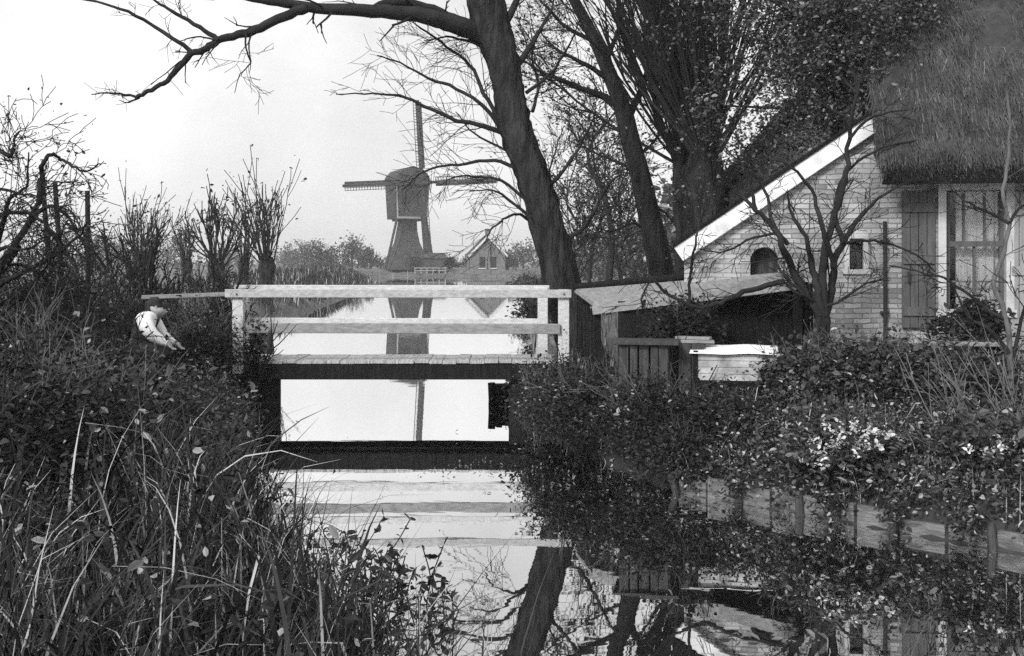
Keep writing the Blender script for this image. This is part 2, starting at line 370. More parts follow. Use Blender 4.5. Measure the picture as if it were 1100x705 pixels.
# ------------------------------------------------------------------ windmill
def R2(a): return np.array([[math.cos(a), -math.sin(a), 0], [math.sin(a), math.cos(a), 0], [0, 0, 1.]])
DM = 172.0; PXM = DM/F
mill = thing("windmill", (*P(437, 290, DM)[:2], .95), "small dark hollow-post windmill on the far bank with one sail pointing up", "windmill", rz=math.radians(24))
def sq(hw, z, hd=None): hd = hd or hw; return [(-hw,-hd,z),(hw,-hd,z),(hw,hd,z),(-hw,hd,z)]
m = MB()
m.hexa(sq(3.2, 0), sq(2.55, 1.5)); m.hexa(sq(2.5, 1.502), sq(1.55, 4.2)); m.hexa(sq(1.55, 4.202), sq(1.05, 7.4)); m.build("tower", M['thatch_far'], mill, local=True)
m = MB(); m.box((0, 0, 7.6), (3.6, 3.6, .35)); m.box((0, 0, 8.0), (1.6, 1.6, .5)); m.build("collar", M['dark_wall'], mill, local=True)
b0, b1 = 7.75, 13.1
body = MB(); body.hexa([(-2.3,-2.7,b0),(2.3,-2.7,b0),(2.3,2.7,b0),(-2.3,2.7,b0)], [(-2.55,-2.95,b1),(2.55,-2.95,b1),(2.55,2.95,b1),(-2.55,2.95,b1)])
body.build("body", M['far_boards'], mill, local=True)
cap = MB(); arc = [(-2.75, b1), (-2.5, b1+1.1), (-1.6, b1+2.1), (0, b1+2.6), (1.6, b1+2.1), (2.5, b1+1.1), (2.75, b1)]
cap.hexa([(x, -3.3, z) for x, z in arc], [(x, 3.3, z) for x, z in arc]); cap.build("cap_roof", M['thatch_far'], mill, local=True)
for sx in (-1, 1):
    q = MB(); q.beam((sx*2.3, -2.2, b0), (sx*3.9, -1.5, 0), .35, .35); q.build("brace", M['dark_wall'], mill, local=True)
q = MB(); q.beam((.6, 3.0, b0+.4), (2.9, 8.2, .3), .4, .4); q.build("tail_pole", M['dark_wall'], mill, local=True)
st = MB(); st.beam((1.6, 3.1, b0), (3.3, 6.6, .1), .15, .3); st.beam((2.5, 2.8, b0), (4.2, 6.3, .1), .15, .3)
for i in range(14):
    t = (i+.5)/14; a = np.array((1.6, 3.1, b0))*(1-t)+np.array((3.3, 6.6, .1))*t; st.beam(a, a+np.array((.9, -.3, 0)), .3, .06)
st.build("stairs", M['dark_wall'], mill, local=True)
for sx in (-1, 1):
    q = MB(); q.beam((sx*2.32, -2.72, b0), (sx*2.57, -2.97, b1), .22, .12); q.build("corner_board", M['grey_wood'], mill, local=True)
q = MB(); q.box((0, -2.75, b0+.15), (4.7, .16, .3)); q.build("sill_beam", M['grey_wood'], mill, local=True)
for (x, z) in ((-1.2, 10.6), (1.2, 10.6)):
    q = MB(); q.box((x, -3.0, z), (.9, .2, 1.1)); q.build("window", M['void'], mill, local=True)
q = MB(); q.box((0, -3.14, .95), (1.1, .3, 1.9)); q.build("door", M['void'], mill, local=True)
HUB = np.array((1.05, -4.0, 13.15))
q = MB(); q.tube([HUB+(0, 1.6, -.25), HUB+(0, .4, 0), HUB+(0, -.35, .05)], [.35, .45, .3], 8); q.build("hub", M['dark_wall'], mill, local=True)
for kq in range(4):
    an = math.radians(90+4+90*kq); d = np.array((math.cos(an), -.03, math.sin(an))); sd = np.array((-math.sin(an), 0, math.cos(an)))
    q = MB(); q.beam(HUB, HUB+d*12.4, .42, .34, up=(0, 1, 0)); s_ = q.build("sail", M['dark_wall'], mill, local=True)
    l = MB()
    for i in range(24):
        a = HUB+d*(2.2+i*.43)+np.array((0, -.06, 0)); l.beam(a-sd*.5, a+sd*.72, .09, .06, up=(0, 1, 0))
    for off in (.3, .7): l.beam(HUB+d*2.2+sd*off, HUB+d*12.1+sd*off, .09, .07, up=(0, 1, 0))
    l.beam(HUB+d*2.2-sd*.42, HUB+d*12.1-sd*.42, .38, .05, up=(0, 1, 0))
    l.build("lattice", M['dark_wall'], s_, local=True)
hut = thing("shed", (*P(467, 286, 169)[:2], .9), "low dark tarred shed beside the foot of the windmill", "shed")
q = MB(); q.box((0, 0, .9), (2.9, 3, 1.8)); q.build("wall", M['dark_wall'], hut, local=True)
q = MB(); q.hexa([(-1.7,-1.8,1.82),(1.7,-1.8,1.82),(1.7,1.8,1.82),(-1.7,1.8,1.82)], [(-1.6,-.1,2.6),(1.6,-.1,2.6),(1.6,.1,2.6),(-1.6,.1,2.6)]); q.build("roof", M['thatch_far'], hut, local=True)
fr = thing("white_railing", (*P(462, 290, 163)[:2], .4), "pale wooden railing on the bank in front of the windmill", "railing")
for i in range(6): q = MB(); q.box((-2.2+i*.88, 0, .45), (.1, .1, .9)); q.build("post", M['grey_wood'], fr, local=True)
for zz in (.85, .45): q = MB(); q.box((0, -.08, zz), (4.6, .05, .1)); q.build("rail", M['grey_wood'], fr, local=True)

# mill cottage
DC = 150.0
cot = thing("cottage", (*P(524, 292, DC)[:2], .5), "little brick gabled cottage with two dark windows right of the windmill", "cottage", rz=math.radians(6))
hw, eh, rh = 2.35, 2.65, 5.0
q = MB(); q.hexa([(-hw,0,0),(hw,0,0),(hw,0,eh),(0,0,rh),(-hw,0,eh)], [(-hw,6,0),(hw,6,0),(hw,6,eh),(0,6,rh),(-hw,6,eh)]); q.build("wall", M['brick_far'], cot, local=True)
rf = MB()
for sx in (-1, 1):
    rf.hexa([(sx*(hw+.35),-.35,eh-.35),(sx*(hw+.35),6.3,eh-.35),(0,6.3,rh+.03),(0,-.35,rh+.03)], [(sx*(hw+.35),-.35,eh-.1),(sx*(hw+.35),6.3,eh-.1),(0,6.3,rh+.3),(0,-.35,rh+.3)])
rfo = rf.build("roof", M['thatch_far'], cot, local=True)
q = MB(); q.box((0, .7, rh+.55), (.6, .6, 1.1)); q.build("chimney", M['brick_far'], rfo, local=True)
for sx in (-1, 1):
    q = MB(); q.beam((sx*(hw+.3), -.38, eh-.3), (0, -.38, rh+.05), .05, .26); q.build("gable_trim", M['stone'], cot, local=True)
for x in (-.75, .75):
    q = MB(); q.box((x, -.02, 1.55), (.72, .1, 1.5)); wi = q.build("window", M['void'], cot, local=True)
    q = MB(); q.box((x, -.08, .76), (.95, .12, .1)); q.build("sill", M['stone'], wi, local=True)
q = MB(); q.box((-hw, 1.8, 1.5), (.1, .7, 1.5)); q.build("window", M['void'], cot, local=True)

# ------------------------------------------------------------------ footbridge
BD = 15.0
br = thing("footbridge", (-1.6, BD+.5, 0), "low wooden footbridge with white railings crossing the canal", "bridge")
XL, XR = -3.85, .40; ZD = .75
dk = MB(); rng = np.random.default_rng(5)
x = XL
while x < XR:
    wd = rng.uniform(.17, .21); dk.box((x+wd/2, BD+.44+rng.normal()*.012, ZD-.022+rng.normal()*.004), (wd-.005, 1.04, .04)); x += wd
dk.build("deck_boards", M['deck_wood'], br, bev=.004)
q = MB(); q.box(((XL+XR)/2, BD-.05, ZD-.055-.1), (XR-XL, .09, .2)); q.build("front_beam", M['tar'], br, bev=.01)
q = MB(); q.box(((XL+XR)/2, BD+.99, ZD-.055-.1), (XR-XL, .09, .2)); q.build("rear_beam", M['tar'], br, bev=.01)
q = MB(); q.box(((XL+XR)/2, BD+.5, ZD-.055-.09), (XR-XL-.1, .14, .18)); q.build("middle_beam", M['tar'], br)
def px2x(px, d): return (px-CX)/F*d
for (Yr, first) in ((BD-.14, True), (BD+1.1, False)):
    xl, xr = px2x(259, BD), px2x(605, BD)
    if not first: xl, xr = px2x(262, Yr), px2x(583, Yr)
    for px_ in (xl, xr):
        s_ = -1 if first else 1
        for zz in (1.64, 1.17): q = MB(); q.tube([(px_+rng.normal()*.008, Yr+s_*.095, zz), (px_, Yr+s_*.112, zz)], .013, 6); q.build("bolt", M['iron'], br)
        q = MB(); q.box((px_, Yr, 1.14), (.145, .10, 1.12)); q.build("railing_post", M['white_paint'], br, bev=.008)
    zt, zm = (1.70, 1.185)
    q = MB(); yy_ = Yr-.075 if first else Yr+.075; zt2 = zt-.06+(0 if first else .03)
    q.hexa([(xl-.16,yy_-.025,zt2-.045),(xr+.1,yy_-.025,zt2-.049),(xr+.1,yy_+.025,zt2-.049),(xl-.16,yy_+.025,zt2-.045)], [(xl-.16,yy_-.025,zt2+.064),(xr+.1,yy_-.025,zt2+.058),(xr+.1,yy_+.025,zt2+.058),(xl-.16,yy_+.025,zt2+.064)])
    q.build("top_rail", M['rail_grey'] if first else M['white_paint'], br, bev=.008)
    q = MB(); q.beam((xl+.12, yy_, zm+.008), (xr-.05, yy_, zm-.006), .04, .135); q.build("middle_rail", M['grey_wood'] if first else M['white_paint'], br, bev=.008)
q = MB(); q.beam((px2x(160, BD), BD-.3, 1.60), (px2x(252, BD), BD-.17, 1.64), .04, .055); q.build("handrail_extension", M['grey_wood'], br, bev=.008)
q = MB(); q.box((px2x(166, BD), BD-.26, 1.05), (.07, .06, 1.1)); q.build("railing_post", M['old_wood'], br, bev=.006)
# plank abutments and the low step beneath the right side
def abut(x0, x1, y, z0, z1, name):
    q = MB(); n = max(1, int((x1-x0)/.2)); wv = (x1-x0)/n
    for i in range(n): q.box((x0+wv*(i+.5), y+rng.normal()*.02, (z0+z1)/2), (wv-.012, .08, z1-z0), R2(rng.normal()*.05) @ np.array([[1, 0, rng.normal()*.02], [0, 1, 0], [0, 0, 1]]))
    return q.build(name, M['tar'], br)
abut(-4.1, px2x(302, BD+.1), BD+.1, -.4, .50, "abutment"); abut(px2x(547, BD+.1), .75, BD+.1, -.4, .50, "abutment")
q = MB()
for k, xq in enumerate((528.5, 536, 544)): q.tube([(px2x(xq, 16.2), 16.05+.05*k, -.4), (px2x(xq, 16.2)+.01, 16.06, .1), (px2x(xq, 16.2)+rng.normal()*.01, 16.05, .33-.02*k)], [.062, .06, .055], 10)
q.box((px2x(538, 16.4), 16.3, .0), (.32, .3, .56)); q.build("pile", M['tar'], br)
for (xa, ya) in ((-3.5, 15.2), (.0, 15.2)):
    q = MB(); q.box((xa, ya+.5, .1), (.09, 1.1, .9)); q.build("abutment_side", M['tar'], br)

# ------------------------------------------------------------------ farmhouse on the right bank
A0 = np.array((1.99, 12.9)); B0 = np.array((5.59, 12.2)); U = nrm(B0-A0); NV = np.array((-U[1], U[0]))   # NV points away from the camera
HA = math.atan2(U[1], U[0])
house = thing("farmhouse", (A0[0], A0[1], 0), "thatched brick farmhouse with sloping white gable edge on the right bank", "farmhouse", rz=HA)
def FU(px, py, off=0.0):
    """the facade point (along the wall, height) that the photo shows at px, py; off: metres in front of the wall"""
    a = A0-NV*off; d = np.array(((px-CX)/F, 1.0)); t = (a@NV)/(d@NV); q = d*t-a
    return q@U, EYE-(py-HY)/F*t
def h_point(u, v, z): q = A0+U*u+NV*v; return np.array((q[0], q[1], z))
def plate(outline, holes, y0, y1, name, m, parent):
    """a flat wall with openings: outline and holes in (u, z), from depth y0 to y1"""
    cu = bpy.data.curves.new(name, 'CURVE'); cu.dimensions = '2D'; cu.fill_mode = 'BOTH'; cu.extrude = abs(y1-y0)/2
    for lp in [outline]+holes:
        sp = cu.splines.new('POLY'); sp.points.add(len(lp)-1); sp.use_cyclic_u = True
        for pt, (a, b) in zip(sp.points, lp): pt.co = (a, b, 0, 1)
    tmp = bpy.data.objects.new(name, cu); COL.objects.link(tmp)
    me = bpy.data.meshes.new_from_object(tmp.evaluated_get(bpy.context.evaluated_depsgraph_get()))
    bpy.data.objects.remove(tmp)
    me.transform(Matrix(((1,0,0,0),(0,0,-1,(y0+y1)/2),(0,1,0,0),(0,0,0,1))))
    me.materials.clear(); me.materials.append(m)
    o = bpy.data.objects.new(name, me); COL.objects.link(o); o.parent = parent; WLOC[o.name] = (0, 0, 0)
    return o
gl = FU(735, 272); gr = FU(944, 132)
def rect(x0, y0, x1, y1):
    a = FU(x0, y0); b = FU(x1, y0); c = FU(x1, y1); d = FU(x0, y1)
    ua, ub = (a[0]+d[0])/2, (b[0]+c[0])/2; za, zb_ = (a[1]+b[1])/2, (c[1]+d[1])/2
    return ua, zb_, ub, za
def rloop(r): return [(r[0], r[1]), (r[2], r[1]), (r[2], r[3]), (r[0], r[3])]
arch_r = rect(806, 266, 836, 304)
ac = (arch_r[0]+arch_r[2])/2; aw = (arch_r[2]-arch_r[0])/2; spring = arch_r[3]-aw
arch = [(arch_r[0], arch_r[1]), (arch_r[2], arch_r[1])]+[(ac+aw*math.cos(t), spring+aw*math.sin(t)) for t in np.linspace(0, math.pi, 11)]
sw = rect(912, 256, 928, 290); win = rect(1014, 204, 1082, 336)
UEND = 9.5; ZE = 3.02
outline = [(gl[0], 0), (UEND, 0), (UEND, ZE), (gr[0]+.05, ZE), (gr[0]+.05, gr[1]), (gl[0], gl[1])]
plate(outline, [arch, rloop(sw), rloop(win)], 0, .24, "wall", M['brick'], house)
q = MB(); q.hexa([(0.002,.24,0),(0.002,5,0),(0.002,5,gl[1]),(0.002,.24,gl[1])], [(.24,.24,0),(.24,5,0),(.24,5,gl[1]),(.24,.24,gl[1])]); q.build("side_wall", M['brick'], house, local=True)
# white gable edge with a dark capping strip, and the low roof behind it
sl_d = nrm(np.array((gr[0]-gl[0], 0, gr[1]-gl[1]))); up_ = np.array((-sl_d[2], 0, sl_d[0]))
a = np.array((gl[0], -.05, gl[1]))-sl_d*.06; b = np.array((gr[0], -.05, gr[1]))
q = MB(); q.beam(a+up_*.02, b+up_*.02, .09, .185, up=up_); q.build("gable_edge", M['whitewash'], house, local=True, bev=.01)
q = MB(); q.beam(a+up_*.145+(0, .02, 0), b+up_*.145+(0, .02, 0), .2, .03, up=up_); q.build("capping", M['tar'], house, local=True)
q = MB(); q.hexa([a+up_*.08+(0, .2, 0), b+up_*.08+(0, .2, 0), b+up_*.08+(0, 4.8, 0), a+up_*.08+(0, 4.8, 0)], [a+up_*.13+(0, .2, 0), b+up_*.13+(0, .2, 0), b+up_*.13+(0, 4.8, 0), a+up_*.13+(0, 4.8, 0)])
q.build("side_roof", M['thatch_far'], house, local=True)
# arched niche, small window
ar = MB(); ar.box((ac, .2, (arch_r[1]+arch_r[3])/2), (aw*2+.1, .06, arch_r[3]-arch_r[1]+.1)); ar.build("arched_shutter", M['old_wood'], house, local=True)
tr = MB()
for t0, t1 in zip(np.linspace(0, math.pi, 12)[:-1], np.linspace(0, math.pi, 12)[1:]):
    r0, r1 = aw+.005, aw+.11
    tr.hexa([(ac+r0*math.cos(t0), -.015, spring+r0*math.sin(t0)), (ac+r1*math.cos(t0), -.015, spring+r1*math.sin(t0)), (ac+r1*math.cos(t1), -.015, spring+r1*math.sin(t1)), (ac+r0*math.cos(t1), -.015, spring+r0*math.sin(t1))],
            [(ac+r0*math.cos(t0), .1, spring+r0*math.sin(t0)), (ac+r1*math.cos(t0), .1, spring+r1*math.sin(t0)), (ac+r1*math.cos(t1), .1, spring+r1*math.sin(t1)), (ac+r0*math.cos(t1), .1, spring+r0*math.sin(t1))])
tr.build("brick_arch", M['brick'], house, local=True)
def frame(r, t, y, dep, name, m, parent, sill=0):
    q = MB(); x0, z0, x1, z1 = r
    q.box(((x0+x1)/2, y, z1-t/2), (x1-x0, dep, t)); q.box(((x0+x1)/2, y, z0+t/2), (x1-x0+sill, dep+sill*.5, t))
    q.box((x0+t/2, y, (z0+z1)/2), (t, dep, z1-z0-2*t)); q.box((x1-t/2, y, (z0+z1)/2), (t, dep, z1-z0-2*t))
    return q.build(name, m, parent, local=True, bev=.004)
big = (sw[0]-.05, sw[1]-.05, sw[2]+.05, sw[3]+.05)
fo = frame(big, .055, .03, .1, "small_window", M['stone'], house, sill=.04)
q = MB(); q.box(((sw[0]+sw[2])/2, .1, (sw[1]+sw[3])/2), (sw[2]-sw[0]+.04, .006, sw[3]-sw[1]+.04)); q.build("pane", M['glass'], fo, local=True)
q = MB(); q.box(((sw[0]+sw[2])/2, .21, (sw[1]+sw[3])/2), (sw[2]-sw[0]+.2, .01, sw[3]-sw[1]+.2)); q.build("backing", M['void'], fo, local=True)
# sash window
wf = frame((win[0]-.07, win[1]-.05, win[2]+.06, win[3]+.08), .085, .0, .14, "sash_window", M['stone'], house, sill=.05)
zt = FU(1048, 262)[1]; x0, z0, x1, z1 = win
q = MB(); q.box(((x0+x1)/2, .06, zt), (x1-x0-.03, .06, .06)); q.box((x0+.045, .065, (z0+z1)/2), (.05, .05, z1-z0-.06)); q.box((x1-.045, .065, (z0+z1)/2), (.05, .05, z1-z0-.06)); q.build("sash", M['shutter_dark'], wf, local=True)
q = MB()
for fx in (1/3, 2/3): q.box((x0+(x1-x0)*fx, .075, (zt+z1)/2), (.022, .03, z1-zt-.06))
q.box((x0+(x1-x0)*.5, .075, (zt+z0)/2), (.026, .03, zt-z0-.06)); q.box(((x0+x1)/2, .078, z0+(zt-z0)*.45), (x1-x0-.12, .026, .02)); q.build("glazing_bar", M['shutter_dark'], wf, local=True)
q = MB(); q.box(((x0+x1)/2, .09, (z0+z1)/2), (x1-x0-.04, .005, z1-z0-.04)); q.build("pane", M['glass'], wf, local=True)
cu_ = MB(); n = 60; uu = np.linspace(x0+.16, x1-.02, n); yy = .2+.012*np.sin(uu*70)+.006*np.sin(uu*131)
cu_.add(np.concatenate([np.stack([uu, yy, np.full(n, z0)], 1), np.stack([uu, yy, np.full(n, z1)], 1)]), [np.array([[i, i+1, n+i+1, n+i] for i in range(n-1)])])
cu_.build("curtain", M['curtain'], wf, local=True, smooth=True)
q = MB(); q.box(((x0+x1)/2, .5, (z0+z1)/2), (x1-x0+.6, .02, z1-z0+.6)); q.build("backing", M['void'], wf, local=True)
def shutter(r, m, lab):
    q = MB(); x0, z0, x1, z1 = r; n = 4
    for i in range(n): q.box((x0+(x1-x0)*(i+.5)/n, -.04, (z0+z1)/2), ((x1-x0)/n-.006, .035, z1-z0))
    for fz in (.12, .5, .88): q.box(((x0+x1)/2, -.068, z0+(z1-z0)*fz), (x1-x0-.02, .022, .10))
    o = q.build("shutter", m, house, local=True, bev=.003); o["label"] = lab; return o
s1 = shutter(rect(968, 206, 1004, 352), M['shutter_dark'], "dark plank shutter")
q = MB(); q.box((s1.data.vertices[0].co.x+.07, -.085, 1.9), (.025, .03, .12)); q.build("latch", M['iron'], s1, local=True)
shutter(rect(1084, 206, 1122, 376), M['shutter_pale'], "pale plank shutter")
q = MB(); u_, z_ = FU(950, 238); q.tube([(u_, -.05, z_), (u_+.004, -.05, 1.6), (u_, -.05, .7)], .022, 8)
for zz in (2.3, 1.5): q.box((u_, -.03, zz), (.09, .06, .03))
q.build("downpipe", M['iron'], house, local=True)
# thatched main roof
UT0 = FU(947, 170, .4)[0]; SL = math.radians(49); TH = .30
def thatch(name, u0, u1, v0, zlow, run, flip=1, parent=house, seed=1):
    rg = np.random.default_rng(seed); nu, nv = 90, 60
    us = np.linspace(u0, u1, nu); ss = np.linspace(0, run/math.cos(SL), nv)
    Ug, Sg = np.meshgrid(us, ss); Ug[:, 0] += .05*np.sin(ss*9)+rg.uniform(-.05, .05, nv); wob = -.045*((Sg/.62+.06*np.sin(2.2*Ug)) % 1.0)+.02+.03*np.sin(3.1*Ug+1.3*Sg)+.025*np.sin(7*Ug-2*Sg)+.02*rg.normal(size=Ug.shape)
    nv_ = np.array((0, -math.sin(SL)*flip, math.cos(SL))); dv = np.array((0, math.cos(SL)*flip, math.sin(SL)))
    base = np.array((0, v0, zlow))+Sg[..., None]*dv+np.stack([Ug, 0*Ug, 0*Ug], -1)
    edge = np.clip(Sg/.18, 0, 1)**.5; le = np.clip((Ug-u0)/.15, 0, 1)**.5
    top = base+nv_*((TH*(.45+.55*edge)*(.6+.4*le))+wob)[..., None]
    n = nu*nv; i = (np.arange(nv-1)[:, None]*nu+np.arange(nu-1)[None]).ravel(); f = np.stack([i, i+1, i+nu+1, i+nu], 1)
    m = MB(); e = [[j, j+1, n+j+1, n+j] for j in range(nu-1)]
    lft = [[j*nu, (j+1)*nu, n+(j+1)*nu, n+j*nu] for j in range(nv-1)]; rgt = [[j*nu+nu-1, (j+1)*nu+nu-1, n+(j+1)*nu+nu-1, n+j*nu+nu-1] for j in range(nv-1)]
    m.add(np.concatenate([top.reshape(-1, 3), base.reshape(-1, 3)]), [f, f+n, e, lft, rgt], np.full(2*n, .35))
    ns = 44000 if parent is house and flip == 1 else 2500                  # reed ends and straws lying down the slope
    pu = rg.uniform(u0-.06, min(u1, u0+4.2) if ns > 5000 else u1, ns); ps = rg.uniform(-.03, run/math.cos(SL), ns)**1.0
    L = rg.uniform(.12, .34, ns); L = np.minimum(L, np.maximum(ps, 0)+rg.uniform(.03, .09, ns)); W = rg.uniform(.005, .011, ns)
    s0 = np.stack([pu, 0*pu, 0*pu], 1)+np.array((0, v0, zlow))+ps[:, None]*dv+nv_*(TH*(.45+.55*np.clip(ps/.18, 0, 1)**.5)+.005+.02*rg.uniform(0, 1, ns))[:, None]
    dd = nrm(-dv+np.stack([rg.normal(0, .13, ns), 0*pu, 0*pu], 1)+nv_*rg.uniform(-.03, .13, ns)[:, None]); sd = nrm(np.cross(dd, nv_))
    v = np.stack([s0-sd*W[:, None]/2, s0+sd*W[:, None]/2, s0+dd*L[:, None]+sd*W[:, None]/3, s0+dd*L[:, None]-sd*W[:, None]/3], 1)
    bq = np.arange(ns)[:, None]*4; m.add(v.reshape(-1, 3), [bq+np.array([[0, 1, 2, 3]])], np.repeat(rg.uniform(0, 1, ns), 4))
    return m.build(name, M['thatch'], parent, local=True)
M['thatch'] = mat("mossy_thatch", .06, .95, .45, 3.5, .9, 55, (1, 1, 1), rnd=(.03, .09, .03, .17))
roof = thatch("thatch_roof", UT0, UEND+.3, -.42, ZE-.12, 3.6)
thatch("thatch_roof", UT0, UEND+.3, 6.78, ZE-.12, 3.6, flip=-1)
q = MB(); q.tube([(UT0, 3.18, ZE+4.28), (UEND+.3, 3.18, ZE+4.28)], .26, 8); q.build("ridge", M['thatch'], house, local=True)
q = MB(); zr = ZE+4.05; q.hexa([(gr[0]+.12,.25,ZE),(gr[0]+.12,6.2,ZE),(gr[0]+.12,3.2,zr-.2)], [(gr[0]+.3,.25,ZE),(gr[0]+.3,6.2,ZE),(gr[0]+.3,3.2,zr-.2)]); q.build("gable_wall", M['brick'], house, local=True)
q = MB(); q.box(((UT0+UEND)/2+.1, -.2, ZE-.07), (UEND-UT0-.2, .38, .05)); q.build("eaves_board", M['tar'], house, local=True)
q = MB(); q.box((UEND-.12, 3.2, ZE/2), (.22, 5.8, ZE)); q.build("side_wall", M['brick'], house, local=True)

# lean-to shelter against the house
ls = thing("lean_to", P(735, 400, 12.2)*(1, 1, 0)+(0, 0, .6), "low open tarred lean-to with a pale plank roof beside the footbridge", "lean-to")
fl, frt, bl, brt = P(637, 329, 12.9), P(864, 300, 11.75), P(617, 314, 14.6), P(864, 296, 12.45)
up3 = np.array((0, 0, .05))
q = MB(); n = 7
for i in range(n):
    t0, t1 = i/n, (i+1)/n-.006
    q.hexa([fl+(bl-fl)*t0, frt+(brt-frt)*t0, frt+(brt-frt)*t1, fl+(bl-fl)*t1], [fl+(bl-fl)*t0+up3*1.2, frt+(brt-frt)*t0+up3*1.2, frt+(brt-frt)*t1+up3*(.9), fl+(bl-fl)*t1+up3*.9])
q.build("roof", M['grey_wood'], ls)
q = MB(); q.beam(fl-(0, .02, .05), frt-(0, .02, .05), .05, .10); q.build("front_beam", M['grey_wood'], ls, bev=.006)
q = MB(); q.tube(smooth([bl+(0, -.1, .07), bl*.55+brt*.45+(0, -.1, .09), brt*.6+bl*.4+(0, -.1, .12), P(733, 291, 12.95)]), .045, 8); q.build("gutter_pole", M['tar'], ls, smooth=True)
q = MB(); wl = [(P(664, 300, 12.75)[:2], P(868, 300, 12.22)[:2])]
for (p0, p1) in wl:
    nb = 16
    for i in range(nb):
        c = p0+(p1-p0)*(i+.5)/nb; zt_ = bl[2]+(brt[2]-bl[2])*(i+.5)/nb-.06; q.box((c[0], c[1], (zt_+.3)/2), (.128, .04, zt_-.3), R2(HA))
q.build("back_wall", M['tar'], ls)  # near-black boards: the shade under the roof is put into their colour
q = MB(); c0, c1 = frt[:2]+(.03, .1), brt[:2]+(.03, -.15)
for i in range(5):
    c = c0+(c1-c0)*(i+.5)/5; q.box((c[0], c[1], 1.05), (.04, np.linalg.norm(c1-c0)/5-.01, 1.55))
q.build("side_wall", M['tar'], ls)
q = MB(); c0, c1 = fl[:2]+(.04, .12), bl[:2]+(.02, -.2)
for i in range(9):
    if i in (2, 5): continue
    c = c0+(c1-c0)*(i+.5)/9; zz = fl[2]+(bl[2]-fl[2])*(i+.5)/9-.07; q.box((c[0], c[1], (zz+.3)/2), (.035, .15, zz-.3))
q.build("slatted_wall", M['tar'], ls)
for (pt, hh) in ((fl+(.05, .06, 0), fl[2]), (frt+(-.06, .06, 0), frt[2])):
    q = MB(); q.box((pt[0], pt[1], hh/2+.1), (.09, .09, hh-.35)); q.build("post", M['tar'], ls, bev=.006)

# things under and before the lean-to
D1 = 11.35
ch = thing("wooden_chest", P(693, 400, D1)*(1, 1, 0)+(0, 0, .62), "weathered dark plank chest with an overhanging lid before the lean-to", "chest", rz=HA)
q = MB()
for i in range(5): q.box((-.2+i*.1, 0, .3+rng.normal()*.004), (.094-.02*(i%2), .42-.02*(i%3), .62), R2(rng.normal()*.02))
q.build("body", M['old_wood'], ch, local=True, bev=.004)
q = MB(); q.box((.02, 0, .635), (.66, .52, .035), R2(0)); q.build("lid", M['old_wood'], ch, local=True, bev=.005)
bx = thing("plank_box", P(740, 400, D1)*(1, 1, 0)+(.06, .1, .62), "small dark plank box with loose boards on top, between chest and white hutch", "box", rz=HA)
q = MB()
for i in range(2): q.box((-.08+i*.13, 0, .31), (.122, .34, .6))
q.build("body", M['old_wood'], bx, local=True, bev=.004)
q = MB(); q.box((-.1, -.02, .63), (.62, .14, .03), R2(.12)); q.box((0, .05, .662), (.36, .12, .03), R2(-.2)); q.build("loose_board", M['grey_wood'], bx, local=True, bev=.004)
ht = thing("hutch", P(788, 400, D1)*(1, 1, 0)+(.02, -.1, .55), "low whitewashed hutch under a pale cloth, on a dark base before the lean-to", "hutch", rz=HA)
q = MB(); q.box((0, 0, .16), (.86, .5, .36)); q.build("base", M['tar'], ht, local=True)
q = MB()
for i in range(4): q.box((0, -.2-.0, .37+i*.066), (.78, .04, .063))
q.box((0, .02, .47), (.78, .40, .26)); q.build("body", M['dirty_white'], ht, local=True, bev=.004)
for xx in (.405, -.41):
    q = MB(); q.box((xx, -.2, .35), (.045, .06, .56)); q.build("corner_post", M['tar'], ht, local=True)
rg = np.random.default_rng(3)
n = 26; gx, gy = np.meshgrid(np.linspace(-.47, .40, n), np.linspace(-.27, .3, n))
gz = .620+.002*np.sin(gx*17)+.005*np.sin(gy*23+gx*9)+.1*np.clip(gy+.1, 0, 1)-.12*np.clip(-.23-gy, 0, 1)*1.5
c = MB(); i = (np.arange(n-1)[:, None]*n+np.arange(n-1)[None]).ravel(); c.add(np.stack([gx, gy, gz], -1).reshape(-1, 3), [np.stack([i, i+1, i+n+1, i+n], 1)])
co = c.build("cloth", M['cloth'], None, smooth=True); co.location = ht.location; co.rotation_euler = ht.rotation_euler
tag(co, "white rumpled cloth lying over the low hutch", "cloth"); so = co.modifiers.new("thick", 'SOLIDIFY'); so.thickness = .008

# bench below the sash window
bn = thing("garden_bench", P(1043, 412, 11.3)*(1, 1, 0)+(0, 0, .78), "plain plank bench on dark legs below the sash window", "bench", rz=HA)
zb_ = pz(367, 11.3)-.78
q = MB(); q.box((0, 0, zb_-.02), (.86, .26, .04)); q.build("seat", M['grey_wood'], bn, local=True, bev=.006)
for xx in (-.36, .36):
    for yy in (-.09, .09):
        q = MB(); q.box((xx, yy, (zb_-.04)/2-.05), (.055, .055, zb_-.04+.1)); q.build("leg", M['tar'], bn, local=True)
q = MB(); q.box((0, .09, zb_-.09), (.66, .03, .07)); q.build("stretcher", M['tar'], bn, local=True)

